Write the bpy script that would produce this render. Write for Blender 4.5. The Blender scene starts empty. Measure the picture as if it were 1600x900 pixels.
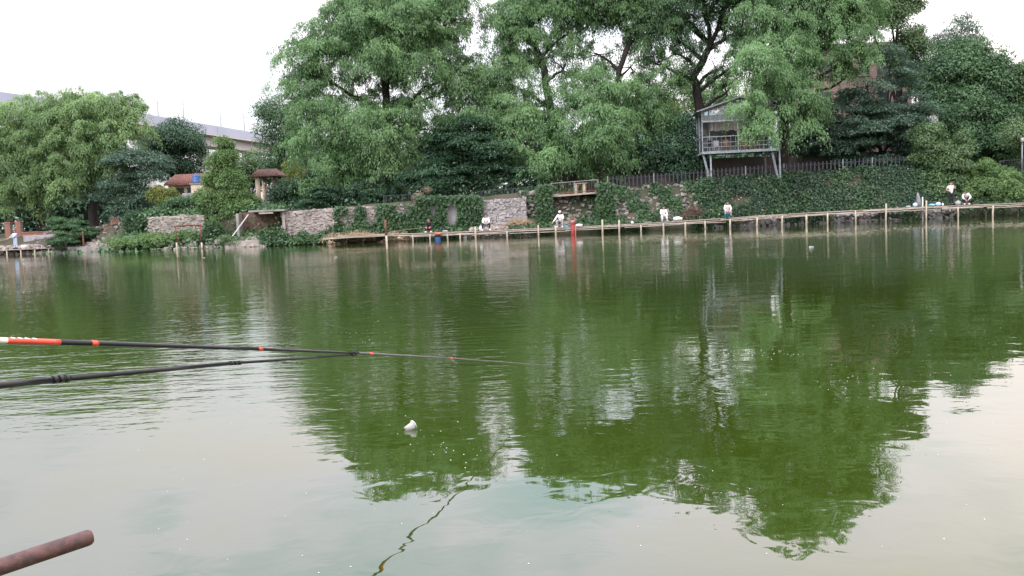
import bpy, bmesh, math, random
import numpy as np
from mathutils import Vector, Matrix, Euler

S = bpy.context.scene
C = S.collection
rnd = random.Random(7)
R = math.radians

# ------------------------------------------------------------------ camera
F = 1400.0                      # focal length in photo pixels (1600 wide)
CAMZ = 1.8
PITCH, ROLL = math.atan(118 / F), 0.042
cam = bpy.data.cameras.new('camera')
cam.sensor_width = 36.0
cam.lens = 36.0 * F / 1600.0
cam.clip_start, cam.clip_end = 0.05, 6000
co = bpy.data.objects.new('camera', cam); C.objects.link(co)
CROT = Euler((math.pi / 2 - PITCH, 0, 0)).to_matrix() @ Matrix.Rotation(-ROLL, 3, 'Z')
co.matrix_world = Matrix.Translation((0, 0, CAMZ)) @ CROT.to_4x4()
S.camera = co

# ------------------------------------------------------------------ sky, sun, exposure
SUN_EL, SUN_AZ = R(34), R(-140)     # azimuth from +Y towards +X: behind the camera, to the left
W = bpy.data.worlds.new('World'); S.world = W; W.use_nodes = True
nt = W.node_tree; N = nt.nodes; L = nt.links; N.clear()
out = N.new('ShaderNodeOutputWorld')
sky = N.new('ShaderNodeTexSky'); sky.sky_type = 'NISHITA'; sky.sun_disc = False
sky.sun_elevation = SUN_EL; sky.sun_rotation = SUN_AZ
bg1 = N.new('ShaderNodeBackground'); bg1.inputs[1].default_value = 0.15
L.new(sky.outputs[0], bg1.inputs[0])
tc = N.new('ShaderNodeTexCoord')
sep = N.new('ShaderNodeSeparateXYZ'); L.new(tc.outputs['Generated'], sep.inputs[0])
gr0 = N.new('ShaderNodeValToRGB'); L.new(sep.outputs[2], gr0.inputs[0])      # overcast: the zenith several times brighter than the horizon
for i, (z_, v) in enumerate(((0.0, .72), (.10, .77), (.175, .86), (.25, 2.2), (.40, 2.5), (1.0, 4.4))):
    q = gr0.color_ramp.elements[0] if i == 0 else gr0.color_ramp.elements[1] if i == 5 else gr0.color_ramp.elements.new(z_)
    q.position = z_; q.color = (v / 5, v / 5, v / 5, 1)
grad = N.new('ShaderNodeMath'); grad.operation = 'MULTIPLY'; grad.inputs[1].default_value = 5.0; L.new(gr0.outputs[0], grad.inputs[0])
mp = N.new('ShaderNodeMapping'); mp.inputs['Scale'].default_value = (1.6, 1.6, 4.2); mp.inputs['Location'].default_value = (0.35, 0.2, 0.1)
L.new(tc.outputs['Generated'], mp.inputs[0])
cn = N.new('ShaderNodeTexNoise'); cn.inputs['Scale'].default_value = 1.5; cn.inputs['Detail'].default_value = 4; cn.inputs['Roughness'].default_value = 0.5
L.new(mp.outputs[0], cn.inputs[0])
cr = N.new('ShaderNodeValToRGB'); L.new(cn.outputs[0], cr.inputs[0])
cr.color_ramp.elements[0].position = 0.37; cr.color_ramp.elements[0].color = (0.62, 0.76, 0.86, 1)
cr.color_ramp.elements[1].position = 0.64; cr.color_ramp.elements[1].color = (1.0, 0.895, 0.93, 1)
e = cr.color_ramp.elements.new(0.5); e.color = (0.985, 0.92, 1.07, 1)
bg2 = N.new('ShaderNodeBackground'); lowf = N.new('ShaderNodeMapRange'); L.new(sep.outputs[2], lowf.inputs[0])
for i, v in enumerate((0.08, 0.30, 0.25, 1.0)): lowf.inputs[1 + i].default_value = v
cmix = N.new('ShaderNodeMix'); cmix.data_type = 'RGBA'; cmix.inputs[6].default_value = (1.0, 0.985, 0.97, 1)
L.new(lowf.outputs[0], cmix.inputs[0]); L.new(cr.outputs[0], cmix.inputs[7]); pk_ = N.new('ShaderNodeMapRange'); L.new(sep.outputs[0], pk_.inputs[0])
for i, v in enumerate((0.15, 0.55, 0.0, 0.75)): pk_.inputs[1 + i].default_value = v
cm2 = N.new('ShaderNodeMix'); cm2.data_type = 'RGBA'; L.new(pk_.outputs[0], cm2.inputs[0]); L.new(cmix.outputs[2], cm2.inputs[6]); cm2.inputs[7].default_value = (1.0, 0.85, 0.80, 1)
L.new(cm2.outputs[2], bg2.inputs[0]); 
glow = N.new('ShaderNodeMapRange'); L.new(sep.outputs[0], glow.inputs[0])          # evening glow: the sky is brighter towards the right
for i, v in enumerate((-0.55, 0.6, -0.10, 0.55)): glow.inputs[1 + i].default_value = v
low_ = N.new('ShaderNodeMapRange'); L.new(sep.outputs[2], low_.inputs[0])
for i, v in enumerate((0.22, 0.40, 1.0, 0.12)): low_.inputs[1 + i].default_value = v
gl2 = N.new('ShaderNodeMath'); gl2.operation = 'MULTIPLY_ADD'; L.new(glow.outputs[0], gl2.inputs[0]); L.new(low_.outputs[0], gl2.inputs[1]); gl2.inputs[2].default_value = 1.0
gm_ = N.new('ShaderNodeMath'); gm_.operation = 'MULTIPLY'; L.new(grad.outputs[0], gm_.inputs[0]); L.new(gl2.outputs[0], gm_.inputs[1])
L.new(gm_.outputs[0], bg2.inputs[1])
cov = N.new('ShaderNodeMapRange'); L.new(cn.outputs[0], cov.inputs[0])
for i, v in enumerate((0.34, 0.52, 0.86, 0.98)): cov.inputs[1 + i].default_value = v
mx = N.new('ShaderNodeMixShader'); L.new(cov.outputs[0], mx.inputs[0])
L.new(bg1.outputs[0], mx.inputs[1]); L.new(bg2.outputs[0], mx.inputs[2]); L.new(mx.outputs[0], out.inputs[0])

sl = bpy.data.lights.new('sun', 'SUN'); sl.energy = 1.5; sl.angle = R(18); sl.color = (1.0, 0.93, 0.84)
so = bpy.data.objects.new('sun', sl); C.objects.link(so)
sd = Vector((math.sin(SUN_AZ) * math.cos(SUN_EL), math.cos(SUN_AZ) * math.cos(SUN_EL), math.sin(SUN_EL)))
so.rotation_euler = sd.to_track_quat('Z', 'Y').to_euler(); so.location = (-30, -30, 60)

S.view_settings.view_transform = 'Standard'; S.view_settings.look = 'None'
S.view_settings.exposure = 0.14; S.view_settings.gamma = 1.0
S.cycles.max_bounces = 6; S.cycles.diffuse_bounces = 3; S.cycles.glossy_bounces = 3
S.cycles.transmission_bounces = 4; S.cycles.transparent_max_bounces = 8
S.cycles.caustics_reflective = False; S.cycles.caustics_refractive = False

# ------------------------------------------------------------------ helpers
def P(px, py, Y):
    """World point on the camera ray of photo pixel (px,py) at depth Y."""
    d = CROT @ Vector(((px - 800) / F, -(py - 450) / F, -1.0))
    t = Y / d.y
    return Vector((d.x * t, Y, CAMZ + d.z * t))

def tag(o, label=None, cat=None, group=None, kind=None):
    if label: o['label'] = label
    if cat: o['category'] = cat
    if group: o['group'] = group
    if kind: o['kind'] = kind
    return o

def thing(name, label, cat, loc, group=None, rz=0):
    o = bpy.data.objects.new(name, None); C.objects.link(o)
    o.location = loc; o.rotation_euler = (0, 0, rz); o.empty_display_size = 0.2
    return tag(o, label, cat, group)

def link(name, me, parent=None, loc=None, local=False):
    o = bpy.data.objects.new(name, me); C.objects.link(o)
    if parent is not None:
        o.parent = parent
        if not local: o.matrix_parent_inverse = pworld(parent).inverted()
    if loc is not None: o.location = loc
    return o

def pworld(o):
    m = o.matrix_basis if o.parent is None else pworld(o.parent) @ o.matrix_parent_inverse @ o.matrix_basis
    return m

class MB:
    """Collects simple shapes into one mesh (world coordinates)."""
    def __init__(s): s.v = []; s.f = []; s.sm = []
    def add(s, vs, fs, smooth=False):
        n = len(s.v); s.v += [tuple(v) for v in vs]
        s.f += [tuple(i + n for i in f) for f in fs]; s.sm += [smooth] * len(fs); return s
    def box(s, c, size, rot=None, jit=0.0):
        c = Vector(c); hx, hy, hz = (q / 2 for q in size)
        vs = []
        for x, y, z in ((-1,-1,-1),(1,-1,-1),(1,1,-1),(-1,1,-1),(-1,-1,1),(1,-1,1),(1,1,1),(-1,1,1)):
            v = Vector((x*hx, y*hy, z*hz))
            if jit: v += Vector((rnd.uniform(-jit, jit), rnd.uniform(-jit, jit), rnd.uniform(-jit, jit)))
            if rot is not None: v = rot @ v
            vs.append(c + v)
        return s.add(vs, [(3,2,1,0),(4,5,6,7),(0,1,5,4),(1,2,6,5),(2,3,7,6),(3,0,4,7)])
    def bar(s, a, b, w, h):
        a, b = Vector(a), Vector(b); d = b - a
        if d.length < 1e-6: return s
        q = d.to_track_quat('X', 'Z').to_matrix()
        return s.box((a + b) / 2, (d.length, w, h), q)
    def tube(s, pts, rad, n=8, cap=True):
        pts = [Vector(p) for p in pts]
        if not hasattr(rad, '__len__'): rad = [rad] * len(pts)
        vs = []; fs = []
        up = Vector((0.3, 0.2, 1)).normalized()
        for i, p in enumerate(pts):
            t = (pts[min(i + 1, len(pts) - 1)] - pts[max(i - 1, 0)]).normalized()
            x = t.cross(up)
            if x.length < 0.05: x = t.cross(Vector((1, 0, 0)))
            x.normalize(); y = t.cross(x)
            for k in range(n):
                a = 2 * math.pi * k / n
                vs.append(p + (x * math.cos(a) + y * math.sin(a)) * rad[i])
        for i in range(len(pts) - 1):
            for k in range(n):
                fs.append((i*n + k, i*n + (k+1) % n, (i+1)*n + (k+1) % n, (i+1)*n + k))
        m = len(s.v)
        s.add(vs, fs, True)
        if cap:
            s.f.append(tuple(m + k for k in range(n))[::-1]); s.sm.append(False)
            b = m + (len(pts) - 1) * n
            s.f.append(tuple(b + k for k in range(n))); s.sm.append(False)
        return s
    def blob(s, c, r, seg=10, ring=6, jit=0.0, rot=None):
        c = Vector(c); r = Vector(r) if hasattr(r, '__len__') else Vector((r, r, r))
        vs = [Vector((0, 0, -1))]
        for i in range(1, ring):
            a = math.pi * i / ring
            for k in range(seg):
                b = 2 * math.pi * k / seg
                vs.append(Vector((math.sin(a) * math.cos(b), math.sin(a) * math.sin(b), -math.cos(a))))
        vs.append(Vector((0, 0, 1)))
        o = []
        for v in vs:
            q = 1 + rnd.uniform(-jit, jit)
            w = Vector((v.x * r.x * q, v.y * r.y * q, v.z * r.z * q))
            o.append(c + (rot @ w if rot is not None else w))
        fs = []
        for k in range(seg): fs.append((0, 1 + (k + 1) % seg, 1 + k))
        for i in range(ring - 2):
            for k in range(seg):
                a = 1 + i * seg
                fs.append((a + k, a + (k+1) % seg, a + seg + (k+1) % seg, a + seg + k))
        a = 1 + (ring - 2) * seg
        for k in range(seg): fs.append((a + k, a + (k+1) % seg, len(vs) - 1))
        return s.add(o, fs, True)
    def lathe(s, c, prof, n=14, rot=None):
        c = Vector(c); vs = []; fs = []
        for r, z in prof:
            for k in range(n):
                a = 2 * math.pi * k / n
                v = Vector((r * math.cos(a), r * math.sin(a), z))
                vs.append(c + (rot @ v if rot is not None else v))
        for i in range(len(prof) - 1):
            for k in range(n):
                fs.append((i*n + k, i*n + (k+1) % n, (i+1)*n + (k+1) % n, (i+1)*n + k))
        return s.add(vs, fs, True)
    def mesh(s, name, m):
        me = bpy.data.meshes.new(name); me.from_pydata(s.v, [], s.f)
        me.polygons.foreach_set('use_smooth', s.sm)
        if m: me.materials.append(m)
        me.update(); return me
    def build(s, name, m, parent=None):
        return link(name, s.mesh(name, m), parent)

# ------------------------------------------------------------------ materials
def mat(name, col, rough=0.8, col2=None, scale=4.0, bump=0.0, bscale=None, metal=0.0, spec=0.4, stretch=(1,1,1), lo=0.35, hi=0.65, detail=5):
    m = bpy.data.materials.new(name); m.use_nodes = True
    t = m.node_tree; n = t.nodes; l = t.links
    b = n['Principled BSDF']
    b.inputs['Roughness'].default_value = rough; b.inputs['Metallic'].default_value = metal
    b.inputs['Specular IOR Level'].default_value = spec
    if col2 is None: col2 = tuple(c * 0.72 for c in col)
    tcn = n.new('ShaderNodeTexCoord'); mpn = n.new('ShaderNodeMapping'); mpn.inputs['Scale'].default_value = stretch
    l.new(tcn.outputs['Object'], mpn.inputs[0])
    nz = n.new('ShaderNodeTexNoise'); nz.inputs['Scale'].default_value = scale; nz.inputs['Detail'].default_value = detail
    l.new(mpn.outputs[0], nz.inputs[0])
    r = n.new('ShaderNodeValToRGB'); l.new(nz.outputs[0], r.inputs[0])
    r.color_ramp.elements[0].position = lo; r.color_ramp.elements[0].color = (*col2, 1)
    r.color_ramp.elements[1].position = hi; r.color_ramp.elements[1].color = (*col, 1)
    l.new(r.outputs[0], b.inputs['Base Color'])
    if bump:
        n2 = n.new('ShaderNodeTexNoise'); n2.inputs['Scale'].default_value = bscale or scale * 3; n2.inputs['Detail'].default_value = 4
        l.new(mpn.outputs[0], n2.inputs[0])
        bp = n.new('ShaderNodeBump'); bp.inputs['Strength'].default_value = 1.0; bp.inputs['Distance'].default_value = bump
        l.new(n2.outputs[0], bp.inputs['Height']); l.new(bp.outputs[0], b.inputs['Normal'])
    return m

def leafmat(name, dark, light, trans=0.28):
    m = bpy.data.materials.new(name); m.use_nodes = True
    t = m.node_tree; n = t.nodes; l = t.links; n.clear()
    o = n.new('ShaderNodeOutputMaterial')
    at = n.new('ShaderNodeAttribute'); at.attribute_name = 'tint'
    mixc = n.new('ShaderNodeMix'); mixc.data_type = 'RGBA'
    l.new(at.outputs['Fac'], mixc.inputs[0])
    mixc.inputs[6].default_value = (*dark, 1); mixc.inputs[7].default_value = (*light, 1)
    d = n.new('ShaderNodeBsdfDiffuse'); l.new(mixc.outputs[2], d.inputs[0])
    tr = n.new('ShaderNodeBsdfTranslucent'); l.new(mixc.outputs[2], tr.inputs[0])
    g = n.new('ShaderNodeBsdfGlossy'); g.inputs['Roughness'].default_value = 0.45; g.inputs[0].default_value = (0.8, 0.85, 0.85, 1)
    m1 = n.new('ShaderNodeMixShader'); m1.inputs[0].default_value = trans
    l.new(d.outputs[0], m1.inputs[1]); l.new(tr.outputs[0], m1.inputs[2])
    m2 = n.new('ShaderNodeMixShader'); m2.inputs[0].default_value = 0.035
    l.new(m1.outputs[0], m2.inputs[1]); l.new(g.outputs[0], m2.inputs[2])
    l.new(m2.outputs[0], o.inputs[0])
    return m

M = dict(
    bark=mat('bark', (0.038, 0.032, 0.028), 0.95, (0.018, 0.016, 0.015), 5, 0.03, 14, stretch=(1, 1, 0.3)),
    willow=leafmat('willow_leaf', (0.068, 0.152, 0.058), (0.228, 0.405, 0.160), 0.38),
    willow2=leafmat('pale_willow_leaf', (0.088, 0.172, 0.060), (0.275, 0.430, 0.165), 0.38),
    broad=leafmat('broad_leaf', (0.044, 0.106, 0.046), (0.118, 0.225, 0.096)),
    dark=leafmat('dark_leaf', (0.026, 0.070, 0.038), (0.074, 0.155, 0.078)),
    blue=leafmat('bluish_leaf', (0.050, 0.102, 0.070), (0.132, 0.220, 0.148)),
    lime=leafmat('lime_leaf', (0.105, 0.140, 0.022), (0.270, 0.300, 0.060)),
    fresh=leafmat('fresh_leaf', (0.064, 0.125, 0.050), (0.155, 0.250, 0.100)),
    bright=leafmat('bright_leaf', (0.072, 0.148, 0.046), (0.195, 0.325, 0.105), 0.34),
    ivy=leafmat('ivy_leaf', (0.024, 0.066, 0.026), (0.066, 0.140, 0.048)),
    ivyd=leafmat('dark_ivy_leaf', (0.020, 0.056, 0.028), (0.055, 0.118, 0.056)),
    dry=leafmat('dry_leaf', (0.20, 0.16, 0.10), (0.44, 0.38, 0.28)),
    soil=mat('soil', (0.075, 0.066, 0.046), 0.95, (0.032, 0.042, 0.020), 0.5, 0.05, 6),
    stone=mat('stone', (0.42, 0.375, 0.345), 0.9, (0.28, 0.25, 0.23), 1.6, 0.02, 18),
    greystone=mat('grey_stone', (0.40, 0.385, 0.385), 0.9, (0.28, 0.27, 0.27), 1.4, 0.02, 18),
    mortar=mat('mortar', (0.32, 0.295, 0.28), 0.95, (0.20, 0.185, 0.175), 2.5, 0.02, 22),
    render=mat('cement_render', (0.40, 0.39, 0.40), 0.9, (0.27, 0.26, 0.27), 2.0, 0.01, 20),
    concrete=mat('concrete', (0.33, 0.32, 0.30), 0.9, (0.19, 0.185, 0.18), 1.2, 0.01, 25),
    brick=mat('brick', (0.34, 0.17, 0.125), 0.9, (0.24, 0.11, 0.085), 5.0, 0.006, 40),
    wood=mat('weathered_wood', (0.44, 0.39, 0.325), 0.85, (0.27, 0.235, 0.195), 6, 0.004, 30, stretch=(0.4, 3, 3)),
    post=mat('peeled_post', (0.52, 0.465, 0.37), 0.85, (0.33, 0.285, 0.22), 7, 0.004, 30, stretch=(3, 3, 0.5)),
    brownwood=mat('brown_wood', (0.17, 0.105, 0.08), 0.85, (0.09, 0.055, 0.045), 6, 0.004, 30),
    orangewood=mat('orange_wood', (0.25, 0.125, 0.062), 0.6, (0.16, 0.075, 0.04), 8),
    iron=mat('painted_iron', (0.048, 0.054, 0.068), 0.6, (0.028, 0.03, 0.038), 6),
    ironlight=mat('grey_iron', (0.30, 0.31, 0.33), 0.6, (0.18, 0.18, 0.19), 6),
    rust=mat('rust', (0.20, 0.088, 0.058), 0.85, (0.11, 0.050, 0.040), 9, 0.004, 60),
    rustpipe=mat('rusty_pipe', (0.105, 0.050, 0.042), 0.6, (0.048, 0.027, 0.025), 45, 0.0014, 260, lo=0.38, hi=0.66),
    redpaint=mat('faded_red_paint', (0.30, 0.035, 0.036), 0.6, (0.22, 0.03, 0.03), 6),
    pinkpaint=mat('faded_pink', (0.46, 0.22, 0.19), 0.7, (0.38, 0.15, 0.13), 6),
    whitepaint=mat('pale_blue_paint', (0.31, 0.355, 0.39), 0.55, (0.19, 0.22, 0.245), 5),
    white=mat('white_plastic', (0.80, 0.80, 0.80), 0.5, (0.66, 0.67, 0.68), 12),
    roofsheet=mat('roof_sheet', (0.20, 0.21, 0.22), 0.6, (0.11, 0.115, 0.12), 2.0),
    innerwall=mat('dingy_panel', (0.42, 0.39, 0.36), 0.8, (0.22, 0.20, 0.19), 1.5, stretch=(2, 2, 0.3)),
    tile=mat('brown_tile', (0.17, 0.085, 0.072), 0.8, (0.095, 0.05, 0.045), 4),
    redtile=mat('red_tile', (0.27, 0.135, 0.105), 0.85, (0.19, 0.095, 0.08), 4),
    cream=mat('cream_wall', (0.62, 0.53, 0.40), 0.85, (0.46, 0.39, 0.30), 2),
    pinkwall=mat('pink_wall', (0.42, 0.31, 0.285), 0.9, (0.34, 0.25, 0.23), 0.8),
    glass=mat('dark_glass', (0.05, 0.065, 0.075), 0.12, (0.03, 0.04, 0.05), 1, spec=0.6),
    viaduct=mat('viaduct_concrete', (0.55, 0.55, 0.56), 0.85, (0.46, 0.46, 0.48), 0.08),
    barrier=mat('noise_barrier', (0.40, 0.45, 0.56), 0.5, (0.35, 0.40, 0.51), 0.1),
    skin=mat('skin', (0.52, 0.315, 0.225), 0.6, (0.46, 0.27, 0.19), 10),
    hair=mat('black_hair', (0.014, 0.012, 0.011), 0.6, (0.008, 0.007, 0.007), 20),
    shirt=mat('white_cotton', (0.78, 0.78, 0.80), 0.9, (0.68, 0.68, 0.71), 6),
    pinkshirt=mat('pale_pink_cotton', (0.80, 0.70, 0.74), 0.9, (0.70, 0.60, 0.64), 6),
    paleblue=mat('pale_blue_cotton', (0.50, 0.62, 0.80), 0.9, (0.42, 0.53, 0.71), 6),
    black=mat('black_cloth', (0.018, 0.018, 0.024), 0.9, (0.011, 0.011, 0.015), 6),
    navy=mat('navy_cloth', (0.020, 0.024, 0.045), 0.9, (0.012, 0.014, 0.028), 6),
    greycloth=mat('grey_cloth', (0.40, 0.40, 0.42), 0.9, (0.30, 0.30, 0.32), 6),
    maroon=mat('maroon_cloth', (0.10, 0.02, 0.035), 0.9, (0.06, 0.014, 0.022), 6),
    turquoise=mat('turquoise_plastic', (0.03, 0.42, 0.52), 0.4, (0.02, 0.34, 0.44), 6),
    blue_p=mat('blue_plastic', (0.03, 0.12, 0.31), 0.45, (0.02, 0.085, 0.24), 6),
    skyblue=mat('sky_blue_plastic', (0.20, 0.46, 0.70), 0.5, (0.15, 0.38, 0.60), 6),
    orange=mat('orange_cloth', (0.55, 0.17, 0.10), 0.8, (0.40, 0.11, 0.08), 6),
    carbon=mat('black_carbon', (0.011, 0.012, 0.015), 0.32, (0.008, 0.009, 0.011), 30, spec=0.35),
    rodred=mat('rod_red', (0.72, 0.075, 0.035), 0.3, (0.62, 0.06, 0.03), 20, spec=0.6),
    rodtip=mat('grey_rod_tip', (0.085, 0.088, 0.085), 0.35, (0.06, 0.062, 0.06), 30, spec=0.6),
    rodwhite=mat('rod_white', (0.82, 0.80, 0.72), 0.3, (0.74, 0.72, 0.64), 20, spec=0.6),
    straw=mat('dry_straw', (0.46, 0.36, 0.245), 0.95, (0.27, 0.20, 0.135), 5, 0.01, 30),
    hillmat=mat('hazy_forest', (0.20, 0.30, 0.33), 1.0, (0.16, 0.25, 0.28), 0.02),  # forest green shifted to blue: distance haze put into the colour
    darkwall=mat('shaded_wall', (0.165, 0.135, 0.125), 0.9, (0.085, 0.075, 0.072), 0.7, 0.01, 12),  # concrete toned dark brown, the shade behind the fence put into its colour
    scum=mat('pond_scum', (0.22, 0.21, 0.14), 0.9, (0.13, 0.14, 0.08), 3),
    dullstone=mat('dull_stone', (0.30, 0.275, 0.255), 0.95, (0.16, 0.15, 0.14), 2.5, 0.02, 18),
    tarp=mat('grey_tarp', (0.24, 0.245, 0.27), 0.7, (0.16, 0.165, 0.18), 3),
)

def clearplastic():
    m = bpy.data.materials.new('clear_plastic'); m.use_nodes = True
    b = m.node_tree.nodes['Principled BSDF']
    b.inputs['Alpha'].default_value = 0.62
    b.inputs['Base Color'].default_value = (0.70, 0.72, 0.70, 1); b.inputs['Roughness'].default_value = 0.22
    b.inputs['Transmission Weight'].default_value = 0.35; b.inputs['IOR'].default_value = 1.2
    nz = m.node_tree.nodes.new('ShaderNodeTexNoise'); nz.inputs['Scale'].default_value = 40
    bp = m.node_tree.nodes.new('ShaderNodeBump'); bp.inputs['Distance'].default_value = 0.004
    m.node_tree.links.new(nz.outputs[0], bp.inputs['Height']); m.node_tree.links.new(bp.outputs[0], b.inputs['Normal'])
    return m
M['clear'] = clearplastic()

def watermat():
    m = bpy.data.materials.new('pond_water'); m.use_nodes = True
    t = m.node_tree; n = t.nodes; l = t.links; n.clear()
    o = n.new('ShaderNodeOutputMaterial')
    tcn = n.new('ShaderNodeTexCoord'); sp = n.new('ShaderNodeSeparateXYZ'); l.new(tcn.outputs['Object'], sp.inputs[0])
    def noise(scale, detail, stretch, rough=0.5, dist=0.0):
        mpn = n.new('ShaderNodeMapping'); mpn.inputs['Scale'].default_value = stretch; l.new(tcn.outputs['Object'], mpn.inputs[0])
        z = n.new('ShaderNodeTexNoise'); z.inputs['Scale'].default_value = scale; z.inputs['Detail'].default_value = detail
        z.inputs['Roughness'].default_value = rough; z.inputs['Distortion'].default_value = dist
        l.new(mpn.outputs[0], z.inputs[0]); return z.outputs[0]
    def math_(op, a, b=None):
        q = n.new('ShaderNodeMath'); q.operation = op
        for i, v in enumerate((a, b)):
            if v is None: continue
            if isinstance(v, (int, float)): q.inputs[i].default_value = v
            else: l.new(v, q.inputs[i])
        return q.outputs[0]
    def rng(v, a, b, c, d):
        q = n.new('ShaderNodeMapRange'); q.clamp = True; q.interpolation_type = 'SMOOTHSTEP'
        l.new(v, q.inputs[0])
        for i, w in enumerate((a, b, c, d)): q.inputs[1 + i].default_value = w
        return q.outputs[0]
    # the breeze reaches the open middle of the pond; the near lee water is calm
    wind = rng(sp.outputs[1], 9.0, 32.0, 0.0, 1.0)
    patch = rng(noise(0.11, 2, (1, 1, 1)), 0.40, 0.62, 0.35, 1.0)
    left = rng(sp.outputs[0], -1.5, 4.0, 1.0, 0.0)
    left2 = math_('MULTIPLY', left, rng(sp.outputs[1], 5.8, 9.5, 0.0, 1.0))
    windp = math_('ADD', math_('MAXIMUM', math_('MULTIPLY', wind, patch), math_('MULTIPLY', left2, 0.65)), rng(sp.outputs[1], 36.0, 50.0, 0.0, -0.45))
    swell = math_('MULTIPLY', noise(1.0, 2, (0.8, 1.3, 1), 0.4), 0.0070)
    ring = math_('MULTIPLY', noise(3.6, 2, (1, 1, 1), 0.5, 0.6), 0.0016)
    rip = math_('MULTIPLY', math_('MULTIPLY', noise(2.6, 3, (0.7, 1.7, 1), 0.55), 0.014), windp)
    hgt = math_('ADD', math_('ADD', swell, ring), rip)
    bp = n.new('ShaderNodeBump'); bp.inputs['Strength'].default_value = 1.0; bp.inputs['Distance'].default_value = 1.0
    l.new(hgt, bp.inputs['Height'])
    body = n.new('ShaderNodeValToRGB'); l.new(noise(0.5, 4, (1, 1, 1)), body.inputs[0])
    body.color_ramp.elements[0].position = 0.3; body.color_ramp.elements[0].color = (0.0225, 0.0390, 0.0040, 1)
    body.color_ramp.elements[1].position = 0.7; body.color_ramp.elements[1].color = (0.0250, 0.0435, 0.0050, 1)
    d = n.new('ShaderNodeBsdfDiffuse'); l.new(body.outputs[0], d.inputs[0])
    g = n.new('ShaderNodeBsdfGlossy'); g.inputs['Roughness'].default_value = 0.012; g.inputs[0].default_value = (1, 1, 1, 1)
    l.new(bp.outputs[0], g.inputs['Normal'])
    fr = n.new('ShaderNodeFresnel'); fr.inputs['IOR'].default_value = 1.85; l.new(bp.outputs[0], fr.inputs['Normal'])
    mxs = n.new('ShaderNodeMixShader'); l.new(fr.outputs[0], mxs.inputs[0])
    l.new(d.outputs[0], mxs.inputs[1]); l.new(g.outputs[0], mxs.inputs[2]); l.new(mxs.outputs[0], o.inputs[0])
    return m

# ------------------------------------------------------------------ terrain and water
def lerp_table(tab, x):
    return float(np.interp(x, [a for a, _ in tab], [b for _, b in tab]))
ZT = [(-400, 1.5), (0, 1.6), (150, 1.9), (225, 2.6), (440, 2.65), (520, 2.75), (650, 2.95), (750, 3.05), (835, 3.3), (950, 3.3), (1100, 3.5), (1250, 3.7), (1430, 3.85), (1520, 3.4), (1600, 3.2), (2000, 3.0)]
YS = [(-400, 80), (0, 78), (130, 76), (200, 73), (300, 70.5), (420, 69), (520, 67.9), (700, 67.5), (1000, 67.4), (2000, 67.4)]
SLOPE = [(-400, 1.0), (180, 1.0), (225, 0.0), (820, 0.0), (960, 1.0), (2000, 1.0)]
def pxof(X, Y): return 800 + F * X / max(Y, 60)
def ground(X, Y):
    if Y < 40:
        d = -2.5 - Y
        return -1.4 + (2.0 * min(1, max(0, d) / 3.0))
    px = pxof(X, Y)
    ys, zt, sl_ = lerp_table(YS, px), lerp_table(ZT, px), lerp_table(SLOPE, px)
    d = Y - ys
    za = np.interp(d, [-6, -0.3, 0.25, 1.9, 2.25, 3, 40], [-1.4, -0.5, 0.55, 0.8, zt, zt, zt + 0.6])
    zb = np.interp(d, [-6, -0.3, 0.25, 1.0, 3.3, 4, 40], [-1.4, -0.5, 0.45, 0.75, zt, zt, zt + 0.6])
    return float(za * (1 - sl_) + zb * sl_)

def build_terrain():
    xs = [-3000, -1200, -500, -250, -150, -110] + list(np.arange(-90, 90.1, 0.9)) + [110, 150, 250, 500, 1200, 3000]
    ys = [-2500, -800, -250, -80, -30, -12, -7, -5.5, -4.5, -3.5, -2.5, 0, 20, 39, 55] + list(np.arange(61, 90, 0.35)) + [92, 96, 100, 110, 130, 170, 250, 400, 700, 1200, 2200, 4500]
    rr = random.Random(3)
    v = []
    for y in ys:
        for x in xs:
            z = ground(x, y)
            if 66 < y < 100 and z > 0: z += rr.uniform(-0.08, 0.08)
            if abs(x) > 145: z = max(z, 1.5 if y > 0 else 0.6)
            v.append((x, y, z))
    nx = len(xs); f = []
    for j in range(len(ys) - 1):
        for i in range(nx - 1):
            f.append((j*nx + i, j*nx + i + 1, (j+1)*nx + i + 1, (j+1)*nx + i))
    mb = MB(); mb.v = v; mb.f = f; mb.sm = [True] * len(f)
    tag(mb.build('ground', M['soil']), kind='structure')
build_terrain()
wb = MB(); wb.add([(-147, -6, 0), (147, -6, 0), (147, 86, 0), (-147, 86, 0)], [(0, 1, 2, 3)])
tag(wb.build('pond_water', watermat()), kind='structure')
hb = MB()
hv = []; hn = 48
for j in range(7):
    for i in range(hn + 1):
        x = -130 + 760 * i / hn; t = i / hn
        top = (112 * math.exp(-((x - 190) / 150) ** 2) + 70 * math.exp(-((x - 420) / 120) ** 2)) * (0.94 + 0.08 * math.sin(x * 0.06) + 0.03 * math.sin(x * 0.19))
        hv.append((x, 900 + 50 * j, max(0.5, top * math.sin(math.pi * min(1, (j + 0.01) / 6)))))
hb.add(hv, [(j*(hn+1) + i, j*(hn+1) + i + 1, (j+1)*(hn+1) + i + 1, (j+1)*(hn+1) + i) for j in range(6) for i in range(hn)], True)
tag(hb.build('hill', M['hillmat']), kind='structure')

# ------------------------------------------------------------------ foliage
rng = np.random.default_rng(11)
def unit(n):
    v = rng.normal(size=(n, 3)); return v / np.linalg.norm(v, axis=1, keepdims=True)
def norm(v): return v / np.maximum(np.linalg.norm(v, axis=1, keepdims=True), 1e-6)

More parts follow.
